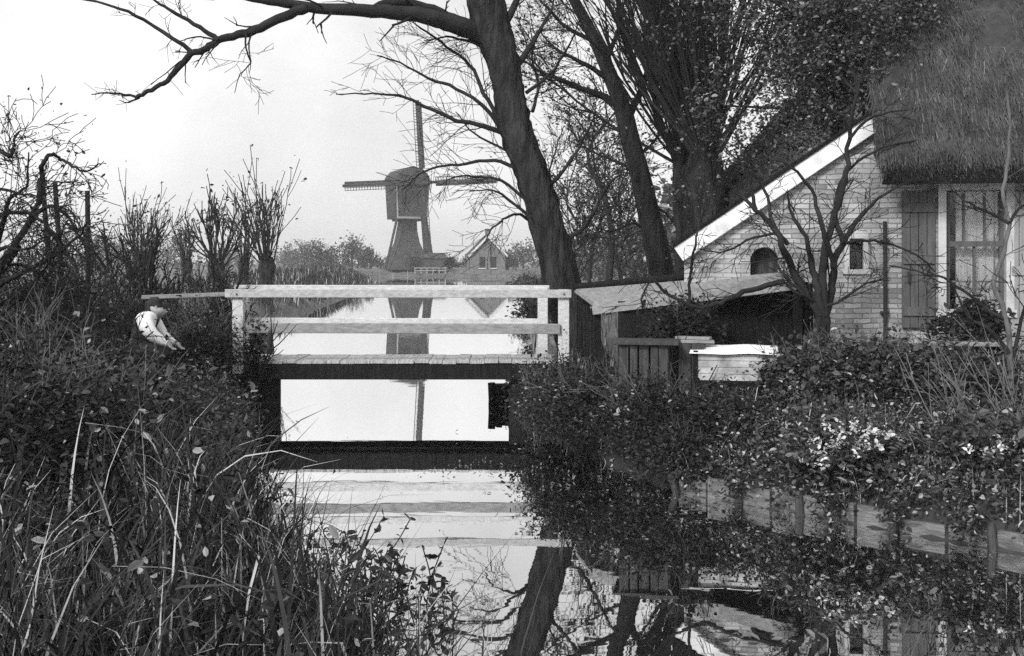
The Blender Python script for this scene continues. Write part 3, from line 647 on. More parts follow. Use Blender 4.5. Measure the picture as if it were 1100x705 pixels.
# timber revetment along the right bank
rv = thing("bank_revetment", (1.5, 10, 0), "low plank revetment holding the right bank at the water", "revetment")
e0, e1 = np.array((1.5, 10.0)), np.array((3.9, 7.62)); ed = nrm(e1-e0); LN = np.linalg.norm(e1-e0); EA = math.atan2(ed[1], ed[0]); rg = np.random.default_rng(8)
t = 0; k = 0
while t < LN+2.2:
    w_ = rg.uniform(.22, .5)
    c = e0+ed*(t+w_/2); q = MB(); q.box((c[0], c[1], -.065+rg.normal()*.022), (w_-rg.uniform(.01, .05), .05, .44), R2(EA+rg.normal()*.03)); q.build("board", M['plank'], rv, bev=.006)
    if k % 2 == 0:
        p_ = c+np.array((ed[1], -ed[0]))*.06-ed*(w_/2); q = MB(); q.tube([(p_[0], p_[1], -.4), (p_[0]+.01, p_[1], .0), (p_[0]+rg.normal()*.02, p_[1], .15+rg.uniform(0, .08))], [.035, .035, .03], 9); q.build("stake", M['old_wood'], rv)
    t += w_; k += 1

# ------------------------------------------------------------------ trees
def tree(name, base, label, cat="tree", group=None): return thing(name, base, label, cat, group)
def gz(x, y): return float(ground(x, y)[0])

# the big leaning tree behind the footbridge
rng = np.random.default_rng(11); DT = 16.6
t1 = tree("leaning_tree", (*P(625, 380, DT)[:2], gz(*P(625, 380, DT)[:2])), "big bare dark tree leaning left behind the right end of the footbridge")
pix = [(628,392,52),(617,350,42),(604,307,38),(590,250,36),(577,204,34),(563,165,35),(552,130,35),(546,95,33),(540,65,34),(532,40,38),(522,8,40),(512,-40,36),(500,-110,30),(492,-200,24)]
pts = smooth([P(a, b, DT+.0*i) for i, (a, b, c) in enumerate(pix)], 5); rr = np.interp(np.linspace(0, 1, len(pts)), np.linspace(0, 1, len(pix)), [c/2/F*DT for a, b, c in pix])
m = MB(); K = 22; m.tube(pts, rr, K)
V = m.v[0].reshape(-1, K, 3); cen = pts[:, None]; ang = np.arange(K)
V += (V-cen)*(.07*np.sin(ang*2.1+np.arange(len(pts))[:, None]*.5)+.05*rng.normal(size=(len(pts), K)))[..., None]; m.v[0] = V.reshape(-1, 3)
m.build("trunk", M['bark'], t1, smooth=True)
def bough(par, pix, d, r0, r1, rg, name="bough", **k):
    m = MB(); tips = k.get('tips'); limb(m, pix, d, r0, r1, rg, **k); return m.build(name, M['twig'], par, smooth=True)
tw = dict(twigs=16, tl=.75, lev=1)
bough(t1, [(530,45),(512,34),(490,27),(470,21),(440,15),(400,12),(360,10),(322,6),(290,2),(250,-6),(200,-22)], DT, .17, .03, rng, dd=-1.2, twigs=8, tl=.7, lev=1, nch=2, jit=.05)
bough(t1, [(505,30),(480,17),(450,6),(420,3),(395,10),(360,8)], DT-.1, .08, .05, rng, dd=-.5, twigs=4, tl=.5, jit=.03)
bough(t1, [(330,8),(305,18),(280,30),(255,38),(235,43),(222,52),(205,58),(190,75),(176,90),(160,98),(145,106)], DT-.9, .075, .028, rng, dd=-.6, twigs=9, tl=.5, nch=2, jit=.05)
bough(t1, [(148,105),(130,101),(112,100),(98,102)], DT-1.5, .022, .007, rng, twigs=5, tl=.3, jit=.03)
bough(t1, [(150,105),(138,110),(128,108)], DT-1.5, .015, .005, rng, twigs=2, tl=.2, jit=.03)
bough(t1, [(208,57),(185,42),(160,25),(130,10),(95,0),(60,-6)], DT-1.3, .035, .012, rng, twigs=7, tl=.4, jit=.05)
bough(t1, [(234,43),(215,30),(190,15),(172,5),(160,-8)], DT-1.2, .04, .014, rng, twigs=7, tl=.4, jit=.05)
bough(t1, [(236,44),(215,40),(200,42),(190,45)], DT-1.2, .015, .006, rng, twigs=3, tl=.3, jit=.03)
bough(t1, [(265,33),(264,52),(269,68),(258,80),(252,100)], DT-1.1, .015, .005, rng, twigs=6, tl=.5, jit=.03)
for pixs, r in [([(549,146),(520,136),(490,129),(455,114),(430,103),(400,101),(362,101)], .045), ([(540,135),(520,100),(505,70),(480,50),(452,30),(440,20)], .04),
                ([(543,150),(525,120),(490,95),(462,85),(430,68),(405,60)], .04), ([(560,183),(530,172),(500,176),(470,180),(450,188),(432,205)], .035),
                ([(566,215),(540,195),(515,190),(490,190),(470,200)], .03), ([(570,235),(548,215),(530,205),(505,205)], .03), ([(567,236),(555,230),(540,236),(528,247),(520,262)], .025),
                ([(552,165),(530,155),(505,140),(490,120)], .025), ([(534,60),(505,45),(480,40),(455,44)], .03), ([(590,200),(607,182),(622,158),(634,135),(640,120)], .035),
                ([(612,256),(628,243),(640,225),(648,208),(662,190),(680,178)], .04), ([(600,215),(590,190),(596,165),(604,140)], .02), ([(572,120),(578,90),(572,60),(580,30)], .03),
                ([(556,70),(575,40),(590,15),(600,-20)], .05), ([(565,100),(590,80),(610,50),(625,20)], .03), ([(540,30),(555,0),(565,-40),(590,-90)], .07)]:
    bough(t1, pixs, DT, r, .008, rng, dd=rng.uniform(-.8, .8), twigs=18, tl=.62, lev=1, nch=3, jit=.06, wig=.12)
for hp in ([(500,-100),(430,-140),(330,-150)], [(505,-60),(560,-120),(620,-190)], [(495,-160),(450,-230),(420,-320)], [(493,-190),(520,-280),(530,-360)]):
    bough(t1, hp, DT, .1, .02, rng, dd=rng.uniform(-1, 1), twigs=10, tl=1.0, lev=1)

# the second leaning tree, farther off
rng = np.random.default_rng(12); d2 = 21.5
t2 = tree("ash_tree", (*P(716, 400, d2)[:2], .6), "slender dark bare tree leaning left between the big leaning tree and the pollard willow")
m = MB(); px2 = [(722,400,34),(716,330,30),(708,280,27),(697,230,24),(688,190,22),(677,150,21),(670,120,19),(655,80,16),(640,45,14),(622,10,12),(600,-30,9)]
pts = smooth([P(a, b, d2) for a, b, c in px2]); m.tube(pts, np.interp(np.linspace(0, 1, len(pts)), np.linspace(0, 1, len(px2)), [c/2/F*d2 for a, b, c in px2]), 12)
m.build("trunk", M['bark'], t2, smooth=True)
tips = []
for pixs, r in [([(668,118),(650,105),(625,95),(600,85),(575,74),(560,64)], .09), ([(660,90),(630,70),(600,55),(580,35)], .06), ([(672,130),(690,95),(700,60),(712,20),(720,-40)], .09), ([(650,70),(665,30),(672,-10)], .06),
                ([(640,45),(610,30),(585,5),(560,-20)], .05), ([(690,190),(665,175),(640,165),(610,150)], .04), ([(683,170),(705,150),(720,120)], .04), ([(700,250),(680,240),(660,248),(640,245)], .03), ([(695,215),(720,235),(738,270)], .03)]:
    bough(t2, pixs, d2, r, .012, rng, dd=rng.uniform(-1, 1), twigs=20, tl=1.0, lev=2, nch=3, jit=.1, tips=tips)
m = MB(); tp = np.array(tips); tp = tp[rng.random(len(tp)) < .5]; leaves(m, tp+rng.normal(size=tp.shape)*.06, .075, rng); m.build("foliage", M['leaf_tree'], t2)

# two pollard willows with fans of straight shoots
def pollard(name, base, hw, hz_, r, nsh, L, label, group, seed, lean=(0, 0), detail=1, dsp=.55, rsh=.03, cat="pollard willow"):
    rg = np.random.default_rng(seed); t = tree(name, base, label, cat, group)
    m = MB(); H = hz_-base[2]; top = np.array((base[0]+hw, base[1], hz_)); b = np.array(base, float)
    pts = np.array([b+(top-b)*s+rg.normal(size=3)*r*.06*(s > 0) for s in np.linspace(0, 1, 8)]); pts[-1] += (0, 0, r*.3)
    rr = r*np.interp(np.linspace(0, 1, 8), [0, .15, .5, .8, .93, 1], [1.25, 1, .95, 1.08, 1.35, .9])
    m.tube(pts, rr, 14 if detail else 8); V = m.v[0]; V += rg.normal(size=V.shape)*r*.07; m.build("trunk", M['bark'], t, smooth=True)
    s = MB(); tips = []
    for i in range(nsh):
        a = rg.uniform(0, 2*math.pi); e = abs(rg.normal(0, dsp)); d = np.array((math.sin(e)*math.cos(a)+lean[0], math.sin(e)*math.sin(a)+lean[1], math.cos(e)))
        p = top+np.array((math.cos(a), math.sin(a), 0))*r*rg.uniform(.3, 1.0)+(0, 0, rg.uniform(-.35, .2)*r*1.4)
        l = L*rg.uniform(.55, 1.1); grow(s, p, d, l, rsh*rg.uniform(.5, 1.2), 1, rg, .35, .10 if detail else .035, 6 if detail else 4, tips, .07, ratio=.42, rmin=.006 if detail else .012)
    s.build("shoots", M['twig'], t)
    return t, tips, rg
pollard("pollard_willow", (*P(764, 380, 19.5)[:2], .7), -.1, pz(160, 19.5), .27, 85, 4.6, "thick pollard willow with a fan of upright shoots, right behind the white gable edge", "pollard willows behind the house", 21, (-.12, 0), dsp=.42, rsh=.036)
pollard("pollard_willow", (*P(736, 380, 21)[:2], .7), -.05, pz(172, 21), .17, 46, 4.6, "thinner pollard willow trunk beside the slender leaning tree, left of the thick willow", "pollard willows behind the house", 22, (-.22, 0), dsp=.5)

# leafy tree between house and willows
rng = np.random.default_rng(31); d4 = 17.5
t4 = tree("leafy_tree", (*P(915, 400, d4)[:2], .75), "dense dark leafy tree rising behind the white gable edge and shading the thatch")
m = MB(); m.tube(smooth([P(930, 400, d4), P(924, 300, d4), P(922, 200, d4), P(921, 120, d4), P(914, 60, d4), P(900, -10, d4), P(890, -90, d4)]), np.linspace(.2, .08, 25), 10); m.build("trunk", M['bark'], t4, smooth=True)
m = MB(); lf = []
for i in range(34):
    y0 = rng.uniform(-80, 130); a = [(921-(130-y0)*.1, y0), (921+rng.uniform(-70, 10), y0-rng.uniform(0, 40)), (921+rng.uniform(-150, 20), y0-rng.uniform(-30, 60))]
    limb(m, a, d4, .05, .012, rng, twigs=10, tl=.6, dd=rng.uniform(-2.2, 1.2), tips=lf)
m.build("branches", M['twig'], t4)
lp = np.array(lf); lp = lp[rng.integers(0, len(lp), 900)]+rng.normal(size=(900, 3))*.2
c = (lp[:, None]+rng.normal(size=(900, 12, 3))*.16).reshape(-1, 3)
ex = []                                   # the lower skirt of foliage over the side roof, left open in the middle
for cx_, cy_, sx, sy, n in [(800,15,40,30,16),(850,25,40,34,24),(890,60,26,30,18),(905,105,22,22,14),(835,60,18,12,5),(780,70,14,30,4),(870,160,45,14,12),(800,160,30,30,10),(800,130,25,22,6),(905,20,30,30,18),(850,-40,70,40,30),(790,-40,50,30,16)]:
    for j in range(n):
        q = P(cx_+rng.normal()*sx, cy_+rng.normal()*sy, 15.7+rng.uniform(-.4, 1.6) if cy_ > 100 else d4+rng.uniform(-1.6, 1))
        ex.append(q+rng.normal(size=(42, 3))*np.array((.2, .3, .16)))
m = MB(); leaves(m, np.concatenate([c]+ex+[e_+rng.normal(size=e_.shape)*.08 for e_ in ex]), .06, rng, asp=.6); m.build("foliage", M['leaf_tree'], t4)

iv = bpy.data.objects["leafy_tree"]; m = MB(); lf = []
for a_ in [[(921,150),(928,120),(922,85),(905,50),(900,10)], [(922,120),(940,95),(955,60),(950,20)], [(920,100),(900,80),(880,66),(860,60)], [(924,90),(945,60),(975,40),(1000,20)], [(915,60),(930,20),(960,-10),(990,-30)], [(922,110),(915,75),(895,40),(880,0)], [(930,110),(950,80),(965,50),(985,45)], [(905,50),(885,20),(870,-20)], [(920,130),(895,120),(875,105),(850,100)]]:
    limb(m, a_, 12.75, .022, .008, rng, twigs=16, tl=.42, nch=3, jit=.05, tips=lf, dd=.7)
m.build("branches", M['twig'], iv); lp = np.array(lf); c = (lp[:, None]+rng.normal(size=(len(lp), 10, 3))*.10).reshape(-1, 3); m = MB(); leaves(m, c, .05, rng, asp=.6); m.build("foliage", M['leaf_tree'], iv)

# a second thatched roof behind
bt = thing("thatched_barn", (*P(905, 400, 22)[:2], .6), "dark thatched barn roof half hidden by leaves behind the house", "barn", rz=-.25)
q = MB(); q.hexa([(-2.2,0,0),(2.2,0,0),(2.2,0,2.9),(0,0,5.3),(-2.2,0,2.9)], [(-2.2,7,0),(2.2,7,0),(2.2,7,2.9),(0,7,5.3),(-2.2,7,2.9)]); q.build("wall", M['grey_wood'], bt, local=True)
q = MB()
for sx in (-1, 1): q.hexa([(sx*2.6,-.4,2.55),(sx*2.6,7.3,2.55),(0,7.3,5.4),(0,-.4,5.4)], [(sx*2.6,-.4,2.9),(sx*2.6,7.3,2.9),(0,7.3,5.75),(0,-.4,5.75)])
q.build("roof", M['thatch'], bt, local=True)

# thin trees beyond the shelter
rng = np.random.default_rng(41); G = "thin trees beyond the lean-to"
for i, (px_, d, top, r, lab) in enumerate([(624, 34, 190, .07, "thinnest pale tree just right of the big leaning trunk"), (634, 36, 170, .08, "thin straight tree, second right of the big leaning trunk"), (652, 30, 120, .13, "taller twiggy tree halfway between the two leaning trunks"),
                                   (668, 38, 170, .09, "thin tree left of the slender leaning tree, wrapped in fine twigs"), (684, 44, 200, .10, "faint far tree just left of the slender leaning trunk")]):
    b = P(px_, 300, d); b[2] = .45; t = tree("thin_tree", b, lab, group=G); m = MB(); H = pz(top, d)-b[2]
    pts = smooth([b+np.array((rng.normal()*.08*k, rng.normal()*.1, H*k/5)) for k in range(6)]); m.tube(pts, np.linspace(r, .02, len(pts)), 8); m.build("trunk", M['bark'], t, smooth=True)
    m = MB(); tips = []
    for k in range(22):
        j = rng.integers(len(pts)//4, len(pts)); a = rng.uniform(0, 6.28); e = rng.uniform(.4, 1.0)
        grow(m, pts[j], (math.sin(e)*math.cos(a), math.sin(e)*math.sin(a), math.cos(e)), 1.5*rng.uniform(.6, 1.3), .022, 2, rng, .6, .03, 3, tips, .15, rmin=.008)
    m.build("branches", M['twig'], t); m = MB(); tp = np.array(tips); leaves(m, tp+rng.normal(size=tp.shape)*.1, .11, rng); m.build("foliage", M['leaf_tree'], t)

# small fruit tree in front of the house
rng = np.random.default_rng(51); df = 11.5
ft = tree("fruit_tree", (*P(884, 400, df)[:2], gz(*P(884, 400, df)[:2])), "small bare fruit tree branching in front of the pale brick wall", "fruit tree")
m = MB(); limb(m, [(888,420),(886,390),(884,362),(884,340)], df, .09, .075, rng, k=10, jit=.02); m.build("trunk", M['bark'], ft, smooth=True)
for pixs, r in [([(884,345),(868,318),(852,292),(840,262),(828,240),(806,222),(790,205),(772,192)], .055), ([(884,345),(878,310),(872,285),(866,255),(850,230),(846,205)], .05), ([(886,340),(893,312),(896,285),(906,262),(918,240),(934,222),(956,205),(985,190)], .05),
                ([(885,342),(884,300),(888,262),(900,220),(908,185),(912,150),(918,110),(930,70),(940,40)], .05), ([(868,318),(852,306),(838,290),(826,270)], .03), ([(896,285),(888,262),(880,235),(872,205),(850,180),(820,168)], .035), ([(905,262),(925,258),(955,262),(985,275),(1005,292)], .02),
                ([(906,262),(898,235),(900,205),(915,180),(945,160),(985,150)], .03), ([(842,302),(807,311),(780,322),(763,329),(747,330),(717,316),(700,299),(680,288),(659,282)], .032), ([(875,322),(858,316),(842,303)], .035), ([(812,225),(806,200),(808,180),(800,160),(785,140)], .022),
                ([(846,262),(830,240),(822,205),(800,180),(770,150)], .025), ([(838,250),(810,255),(780,270),(752,268)], .018), ([(884,330),(905,322),(930,305),(950,300)], .018), ([(912,150),(930,130),(950,122),(975,118)], .018), ([(740,325),(742,290),(748,255),(757,225)], .018), ([(700,299),(690,318),(690,332)], .012)]:
    bough(ft, pixs, df, r, .007, rng, dd=rng.uniform(-.7, .5), twigs=13, tl=.34, lev=1, nch=3, jit=.06)

# thin pale tree at the right edge, and a leaning broken stem
rng = np.random.default_rng(52)
rt = tree("pale_sapling", (*P(1088, 470, 9.8)[:2], gz(*P(1088, 470, 9.8)[:2])), "thin pale crooked sapling in front of the sash window", "sapling")
m = MB(); limb(m, [(1092,480),(1090,440),(1085,400),(1083,350),(1068,306),(1076,278),(1084,240),(1078,205),(1085,150),(1080,90)], 9.8, .030, .012, rng, twigs=10, tl=.4, k=8, jit=.03); m.build("trunk", M['bark_pale'], rt, smooth=True)
for pixs, r in [([(1084,345),(1065,335),(1040,315),(1015,300),(985,292),(955,285)], .02), ([(1084,240),(1062,228),(1035,215),(1010,190)], .018), ([(1084,380),(1060,352),(1045,345),(1035,330),(1020,300)], .024), ([(1084,240),(1095,225),(1110,215)], .018), ([(1085,400),(1100,330),(1112,300)], .02)]:
    bough(rt, pixs, 9.8, r, .006, rng, dd=rng.uniform(-.3, .3), twigs=9, tl=.35, jit=.04)

# ------------------------------------------------------------------ bushes
def bush(name, base, rad, nclump, nleaf, lsize, label, cat="bush", group=None, seed=0, matl='leaf', stems=14, cs=.14, asp=.5, stemmat='twig', hollow=.55, droop=0.0):
    rg = np.random.default_rng(seed); t = thing(name, base, label, cat, group); rad = np.array(rad, float); cen = np.array(base, float)+(0, 0, rad[2]*.95)
    m = MB(); tips = []
    for i in range(stems):
        a = rg.uniform(0, 6.28); e = rg.uniform(.1, 1.0); d = np.array((math.sin(e)*math.cos(a), math.sin(e)*math.sin(a), math.cos(e)))
        L = 1.9*rad[2]*rg.uniform(.7, 1.1)
        grow(m, np.array(base)+(rg.normal()*rad[0]*.2, rg.normal()*rad[1]*.2, -.05), d*np.array((rad[0]/rad[2], rad[1]/rad[2], 1)), L, .018, 1, rg, .6, .03, 5, tips, .12)
    m.build("stem", M[stemmat], t)
    m = MB()
    for i in range(int(stems*2.2)):                                  # fine dry shoots standing out of the leaves
        a = rg.uniform(0, 6.28); e = rg.uniform(.1, 1.1); d = np.array((math.sin(e)*math.cos(a), math.sin(e)*math.sin(a), math.cos(e))); o = cen+d*rad*rg.uniform(.5, .9)
        grow(m, o, d+(rg.normal()*.4, rg.normal()*.4, .25), rad[2]*rg.uniform(.5, 1.3), .005, 1, rg, .6, .0, 4, None, .14, rmin=.0022)
    m.build("shoots", M['twig_mid'], t)
    u = nrm(rg.normal(size=(nclump, 3))); u[:, 2] = np.abs(u[:, 2])*1.3-.35; rr = rg.uniform(hollow, 1.08, (nclump, 1))
    c = cen+u*rad*rr*(1+.16*np.sin(u[:, :1]*5+seed)+.12*np.sin(u[:, 2:]*7+seed*2))
    k = (c[:, None]+rg.normal(size=(nclump, nleaf, 3))*cs*rg.uniform(.6, 1.4, (nclump, 1, 1))).reshape(-1, 3)
    ok = k[:, 2] > base[2]-.35; k = k[ok]
    cb = np.repeat(rg.beta(.6, 1.3, nclump), nleaf)[ok]; rn = np.clip(.55*cb+.6*rg.uniform(0, 1, len(k))**1.5, 0, 1)      # clumps of older and younger leaves
    m = MB(); leaves(m, k, lsize, rg, asp, droop=droop, rnd=rn); m.build("foliage", M[matl], t); return t
def at(px, d, z=None):
    x = px2x(px, d); return (x, d, gz(x, d) if z is None else z)
GB = "bushes on the left bank"
for i, (px_, d, rad, n, lab) in enumerate([(-35, 9.5, (1.1, 1.1, .52), 200, "broad dark bush at the far left edge under the thorn tree"), (50, 9.2, (.8, .9, .46), 190, "dark bush in front of the three bare stakes"), (28, 11.8, (.85, .8, .6), 200, "tall dark bush right beneath the three bare stakes"),
        (205, 10.9, (.5, .5, .25), 110, "small leafy bush on the bank just below and right of the stooping person"), (218, 14.3, (.36, .4, .40), 90, "dark bush between the stooping person and the bridge post"), (100, 7.6, (.75, .8, .33), 150, "low bush spreading in the middle of the left bank"), (-20, 6.8, (.8, .9, .40), 150, "low bush at the left edge nearest the viewer"),
        (95, 15.5, (1.2, .7, .5), 140, "bush behind the stooping person, under the many-stemmed tree"), (205, 17.0, (.9, .8, .36), 110, "bush behind the bridge railing at the left bank")]):
    bush("bush", at(px_, d), rad, n, 60, .05, lab, group=GB, seed=60+i, stems=22, matl='leaf_mid' if i in (3, 5) else 'leaf')
bush("climber", at(274, BD-.15, .3), (.10, .12, .5), 36, 22, .06, "small dark climber growing up the left white bridge post", "climber", seed=80, stems=4, cs=.06)
GR = "shrubs on the right bank"
for i, (px_, d, rad, n, lab) in enumerate([(610, 13.8, (.6, .6, .24), 120, "dark shrub against the right end of the bridge deck"), (640, 11.9, (.75, .7, .38), 190, "dense dark shrub hanging over the water in front of the plank chest"), (706, 10.9, (.6, .55, .33), 160, "shrub above the first revetment boards"),
        (590, 13.0, (.38, .5, .26), 80, "low shrub dipping into the water by the bridge abutment"), (770, 10.5, (.5, .35, .15), 120, "dark shrub in front of the white hutch"), (728, 10.25, (.34, .3, .17), 80, "small shrub spilling round the first board of the revetment")]):
    bush("shrub", at(px_, d, .12 if i in (1, 3) else (.1 if i == 5 else None)), rad, n, 62, .042, lab, group=GR, seed=90+i, stems=16, cs=.10)
GW = "garden bushes below the house wall"
for i, (px_, d, rad, n, lab) in enumerate([(870, 10.9, (.5, .4, .31), 110, "dark leafy bush at the foot of the fruit tree"), (935, 10.9, (.55, .45, .30), 130, "leafy bush below the small framed window"), (990, 10.6, (.42, .4, .30), 100, "leafy bush left of the plank bench"), (1050, 10.2, (.4, .35, .22), 80, "leafy bush growing before the plank bench"), (735, 12.0, (.3, .3, .25), 50, "round dark bush under the lean-to roof")]):
    b = at(px_, d); b = (b[0], b[1], b[2]+(.55 if i == 4 else 0))
    bush("garden_bush", b, rad, n, 50, .052, lab, group=GW, seed=110+i, stems=9, matl='leaf_mid' if i < 4 else 'leaf', cs=.1, asp=.6)
bush("bench_plant", (*P(1046, 345, 11.5)[:2], pz(372, 11.5)), (.34, .2, .2), 60, 30, .06, "dark bushy plant standing on the bench below the sash window", "plant", seed=120, stems=6, cs=.07)
bush("flowering_plant", at(905, 9.2), (.5, .4, .26), 90, 30, .06, "low plant covered in pale flowers above the revetment", "flowering plant", seed=121, stems=6, matl='leaf_mid', cs=.09)
fp = bpy.data.objects["flowering_plant"]; rg = np.random.default_rng(7); b = np.array(fp.location); m = MB()
c = b+np.array((-.02, -.2, .36))+rg.normal(size=(115, 3))*np.array((.14, .11, .09)); c = np.concatenate([c, b+np.array((.32, -.1, .42))+rg.normal(size=(8, 3))*(.1, .08, .04)])
for q in c: leaves(m, q+rg.normal(size=(9, 3))*.014, .034, rg, asp=.75, flat=.8)
m.build("flower_heads", M['flower'], fp)["kind"] = "stuff"
bush("flowering_plant", at(1075, 8.6), (.45, .35, .18), 60, 26, .06, "smaller pale flowering plant at the right edge above the revetment", "flowering plant", seed=122, stems=5, matl='leaf_mid', cs=.09)
fp = bpy.data.objects["flowering_plant.001"]; b = np.array(fp.location); m = MB()
for q in b+np.array((-.1, -.22, .2))+rg.normal(size=(16, 3))*(.12, .1, .03): leaves(m, q+rg.normal(size=(8, 3))*.012, .03, rg, asp=.75, flat=.8)
m.build("flower_heads", M['flower'], fp)["kind"] = "stuff"
# bundle of pale bare stems at the right edge
ps = thing("twiggy_shrub", at(1070, 9.4), "spray of bare pale stems fanning left below the plank bench", "shrub"); m = MB()
for i in range(20):
    a0 = rg.uniform(1020, 1110); d0 = rg.uniform(9.0, 9.7); b = P(a0, 520, d0); b[2] = gz(b[0], b[1])
    grow(m, b, (rg.normal(-.42, .3), rg.normal(0, .25), 1), rg.uniform(.5, 1.0), .007, 1, rg, .5, .02, 3, None, .06, rmin=.0025)
m.build("stem", M['twig_pale'], ps)

# thorn trees at the left edge
rng = np.random.default_rng(71); dh = 9.6
TT = []; th = tree("thorn_tree", at(-40, dh), "crooked bare thorn tree arching in from the left edge", "thorn tree")
m = MB(); limb(m, [(-60,420),(-45,360),(-25,325),(0,290),(18,262)], dh, .07, .045, rng, k=8, jit=.03); m.build("trunk", M['bark'], th, smooth=True)
for pixs, r in [([(15,266),(32,238),(42,210),(45,188),(47,174),(55,167),(66,170),(78,178),(92,184),(110,175)], .03), ([(-20,320),(10,300),(40,285),(75,262),(95,240)], .03), ([(-30,340),(0,250),(10,215),(28,200),(30,165)], .03), ([(-50,180),(-10,160),(10,168),(16,150),(22,140)], .03), ([(30,240),(50,222),(70,230),(90,262),(105,285)], .022), ([(-40,250),(0,232),(25,228),(48,240),(70,270),(85,300)], .024),
                ([(-30,300),(0,268),(26,268),(60,250)], .022), ([(-50,240),(-10,205),(20,208),(42,212)], .022), ([(-20,330),(30,320),(70,310),(110,318)], .03), ([(0,340),(40,300),(60,270),(72,235)], .022), ([(-30,290),(20,285),(50,300),(70,330)], .02)]:
    bough(th, pixs, dh, r, .006, rng, dd=rng.uniform(-.5, .5), tips=TT, twigs=20, tl=.36, lev=1, nch=3, jit=.06, spread=1.0, wig=.25)
m = MB(); leaves(m, np.array(TT)[::2]+rng.normal(size=np.array(TT)[::2].shape)*.04, .032, rng); m.build("foliage", M['leaf_tree'], th)
GB2 = "bare brush at the left edge"
for i, (px_, d, top, lab) in enumerate([(8, 10.4, 215, "bare twiggy brush at the left edge, left of the stakes"), (42, 11.2, 236, "bare twiggy brush growing among the three stakes"), (112, 14.4, 262, "bare twiggy brush right of the three stakes, behind the stooping person's back")]):
    b_ = at(px_, d); t = thing("brush", b_, lab, "shrub", GB2); m = MB(); H = pz(top, d)-b_[2]
    for k in range(26): a_ = rng.uniform(0, 6.28); e_ = abs(rng.normal(0, .38)); grow(m, np.array(b_)+rng.normal(size=3)*(.22, .2, 0), (math.sin(e_)*math.cos(a_), math.sin(e_)*math.sin(a_), math.cos(e_)), H*rng.uniform(.5, .85), .013, 2, rng, .6, .03, 4, None, .13, ratio=.45, rmin=.003)
    m.build("branches", M['twig'], t)
# stakes
for i, (xa, ya, xb, lab) in enumerate([(45, 186, 54, "leftmost of the three bare stakes in the left bushes"), (59, 196, 68, "middle one of the three bare stakes in the left bushes"), (94, 205, 95, "rightmost of the three bare stakes in the left bushes")]):
    m = MB(); top = P(xa, ya, 11.9); b = P(xb, 300, 11.9); b = top+(b-top)*((top[2]-.35)/(top[2]-b[2])); s = thing("stake", b, lab, "stake", "bare stakes in the left bushes")
    m.tube(smooth([b, (b+top)/2+rng.normal(size=3)*.01, top]), np.linspace(.032, .026, 9), 7); m.build("pole", M['twig'], s)
    m = MB(); 
    for k in range(5): t_ = rng.uniform(.3, 1); grow(m, b+(top-b)*t_, (rng.normal(), rng.normal(), .6), .12, .006, 0, rng)
    m.build("twig_stub", M['twig'], s)
# many-stemmed small trees on the left, some way off
rng = np.random.default_rng(75); GS = "small bare trees left of the bridge"
for i, (px_, d, top, r, ns, lab) in enumerate([(146, 16.0, 178, .05, 9, "tallest many-stemmed bare tree behind the stooping person"), (122, 17.5, 225, .035, 6, "small bare tree right of the three stakes"), (188, 18.5, 235, .035, 8, "slender bare shrub tree between the person and the first far willow"), (208, 20, 248, .03, 7, "low thin bare shrub tree behind the bridge handrail"), (232, 15.6, 235, .04, 8, "forked bare bush rising beside the bridge's left post")]):
    b = at(px_, d); t = tree("small_tree", b, lab, group=GS); m = MB(); tips = []; H = pz(top, d)-b[2]
    for k in range(ns):
        a = rng.uniform(0, 6.28); e = abs(rng.normal(0, .3)); grow(m, np.array(b)+rng.normal(size=3)*(.1, .1, 0), (math.sin(e)*math.cos(a), math.sin(e)*math.sin(a), math.cos(e)), H*rng.uniform(.42, .66), r*rng.uniform(.5, 1), 2, rng, .5, .05, 5, tips, .10, ratio=.42, rmin=.005)
    m.build("branches", M['twig'], t); tp = np.array(tips); tp = tp[rng.random(len(tp)) < .35]; m = MB(); leaves(m, tp+rng.normal(size=tp.shape)*.05, .07, rng); m.build("foliage", M['leaf_tree'], t)
GP = "pollard willows across the field"
for i, (px_, d, hy, ty, r, n, lab) in enumerate([(233, 32, 292, 212, .22, 22, "nearer pollard willow left of the white railing's start"), (286, 40, 290, 180, .27, 30, "lone pollard willow above the left end of the white top rail"), (262, 46, 291, 222, .2, 18, "small pollard willow squeezed between the two larger ones"), (150, 44, 288, 195, .28, 24, "pollard willow showing behind the tallest many-stemmed tree"), (200, 52, 290, 228, .24, 18, "faint distant pollard willow left of the nearer one")]):
    b = at(px_, d); t, tips, rg2 = pollard("pollard_willow", b, 0, pz(hy-8, d)+.1, r, n, (pz(ty, d)-pz(hy, d))*.76, lab, GP, 130+i, detail=0, dsp=.42, rsh=.03)
    m = MB(); tp = np.array(tips)[::2]; leaves(m, tp+rg2.normal(size=tp.shape)*.12, .13, rg2); m.build("foliage", M['leaf_tree'], t)

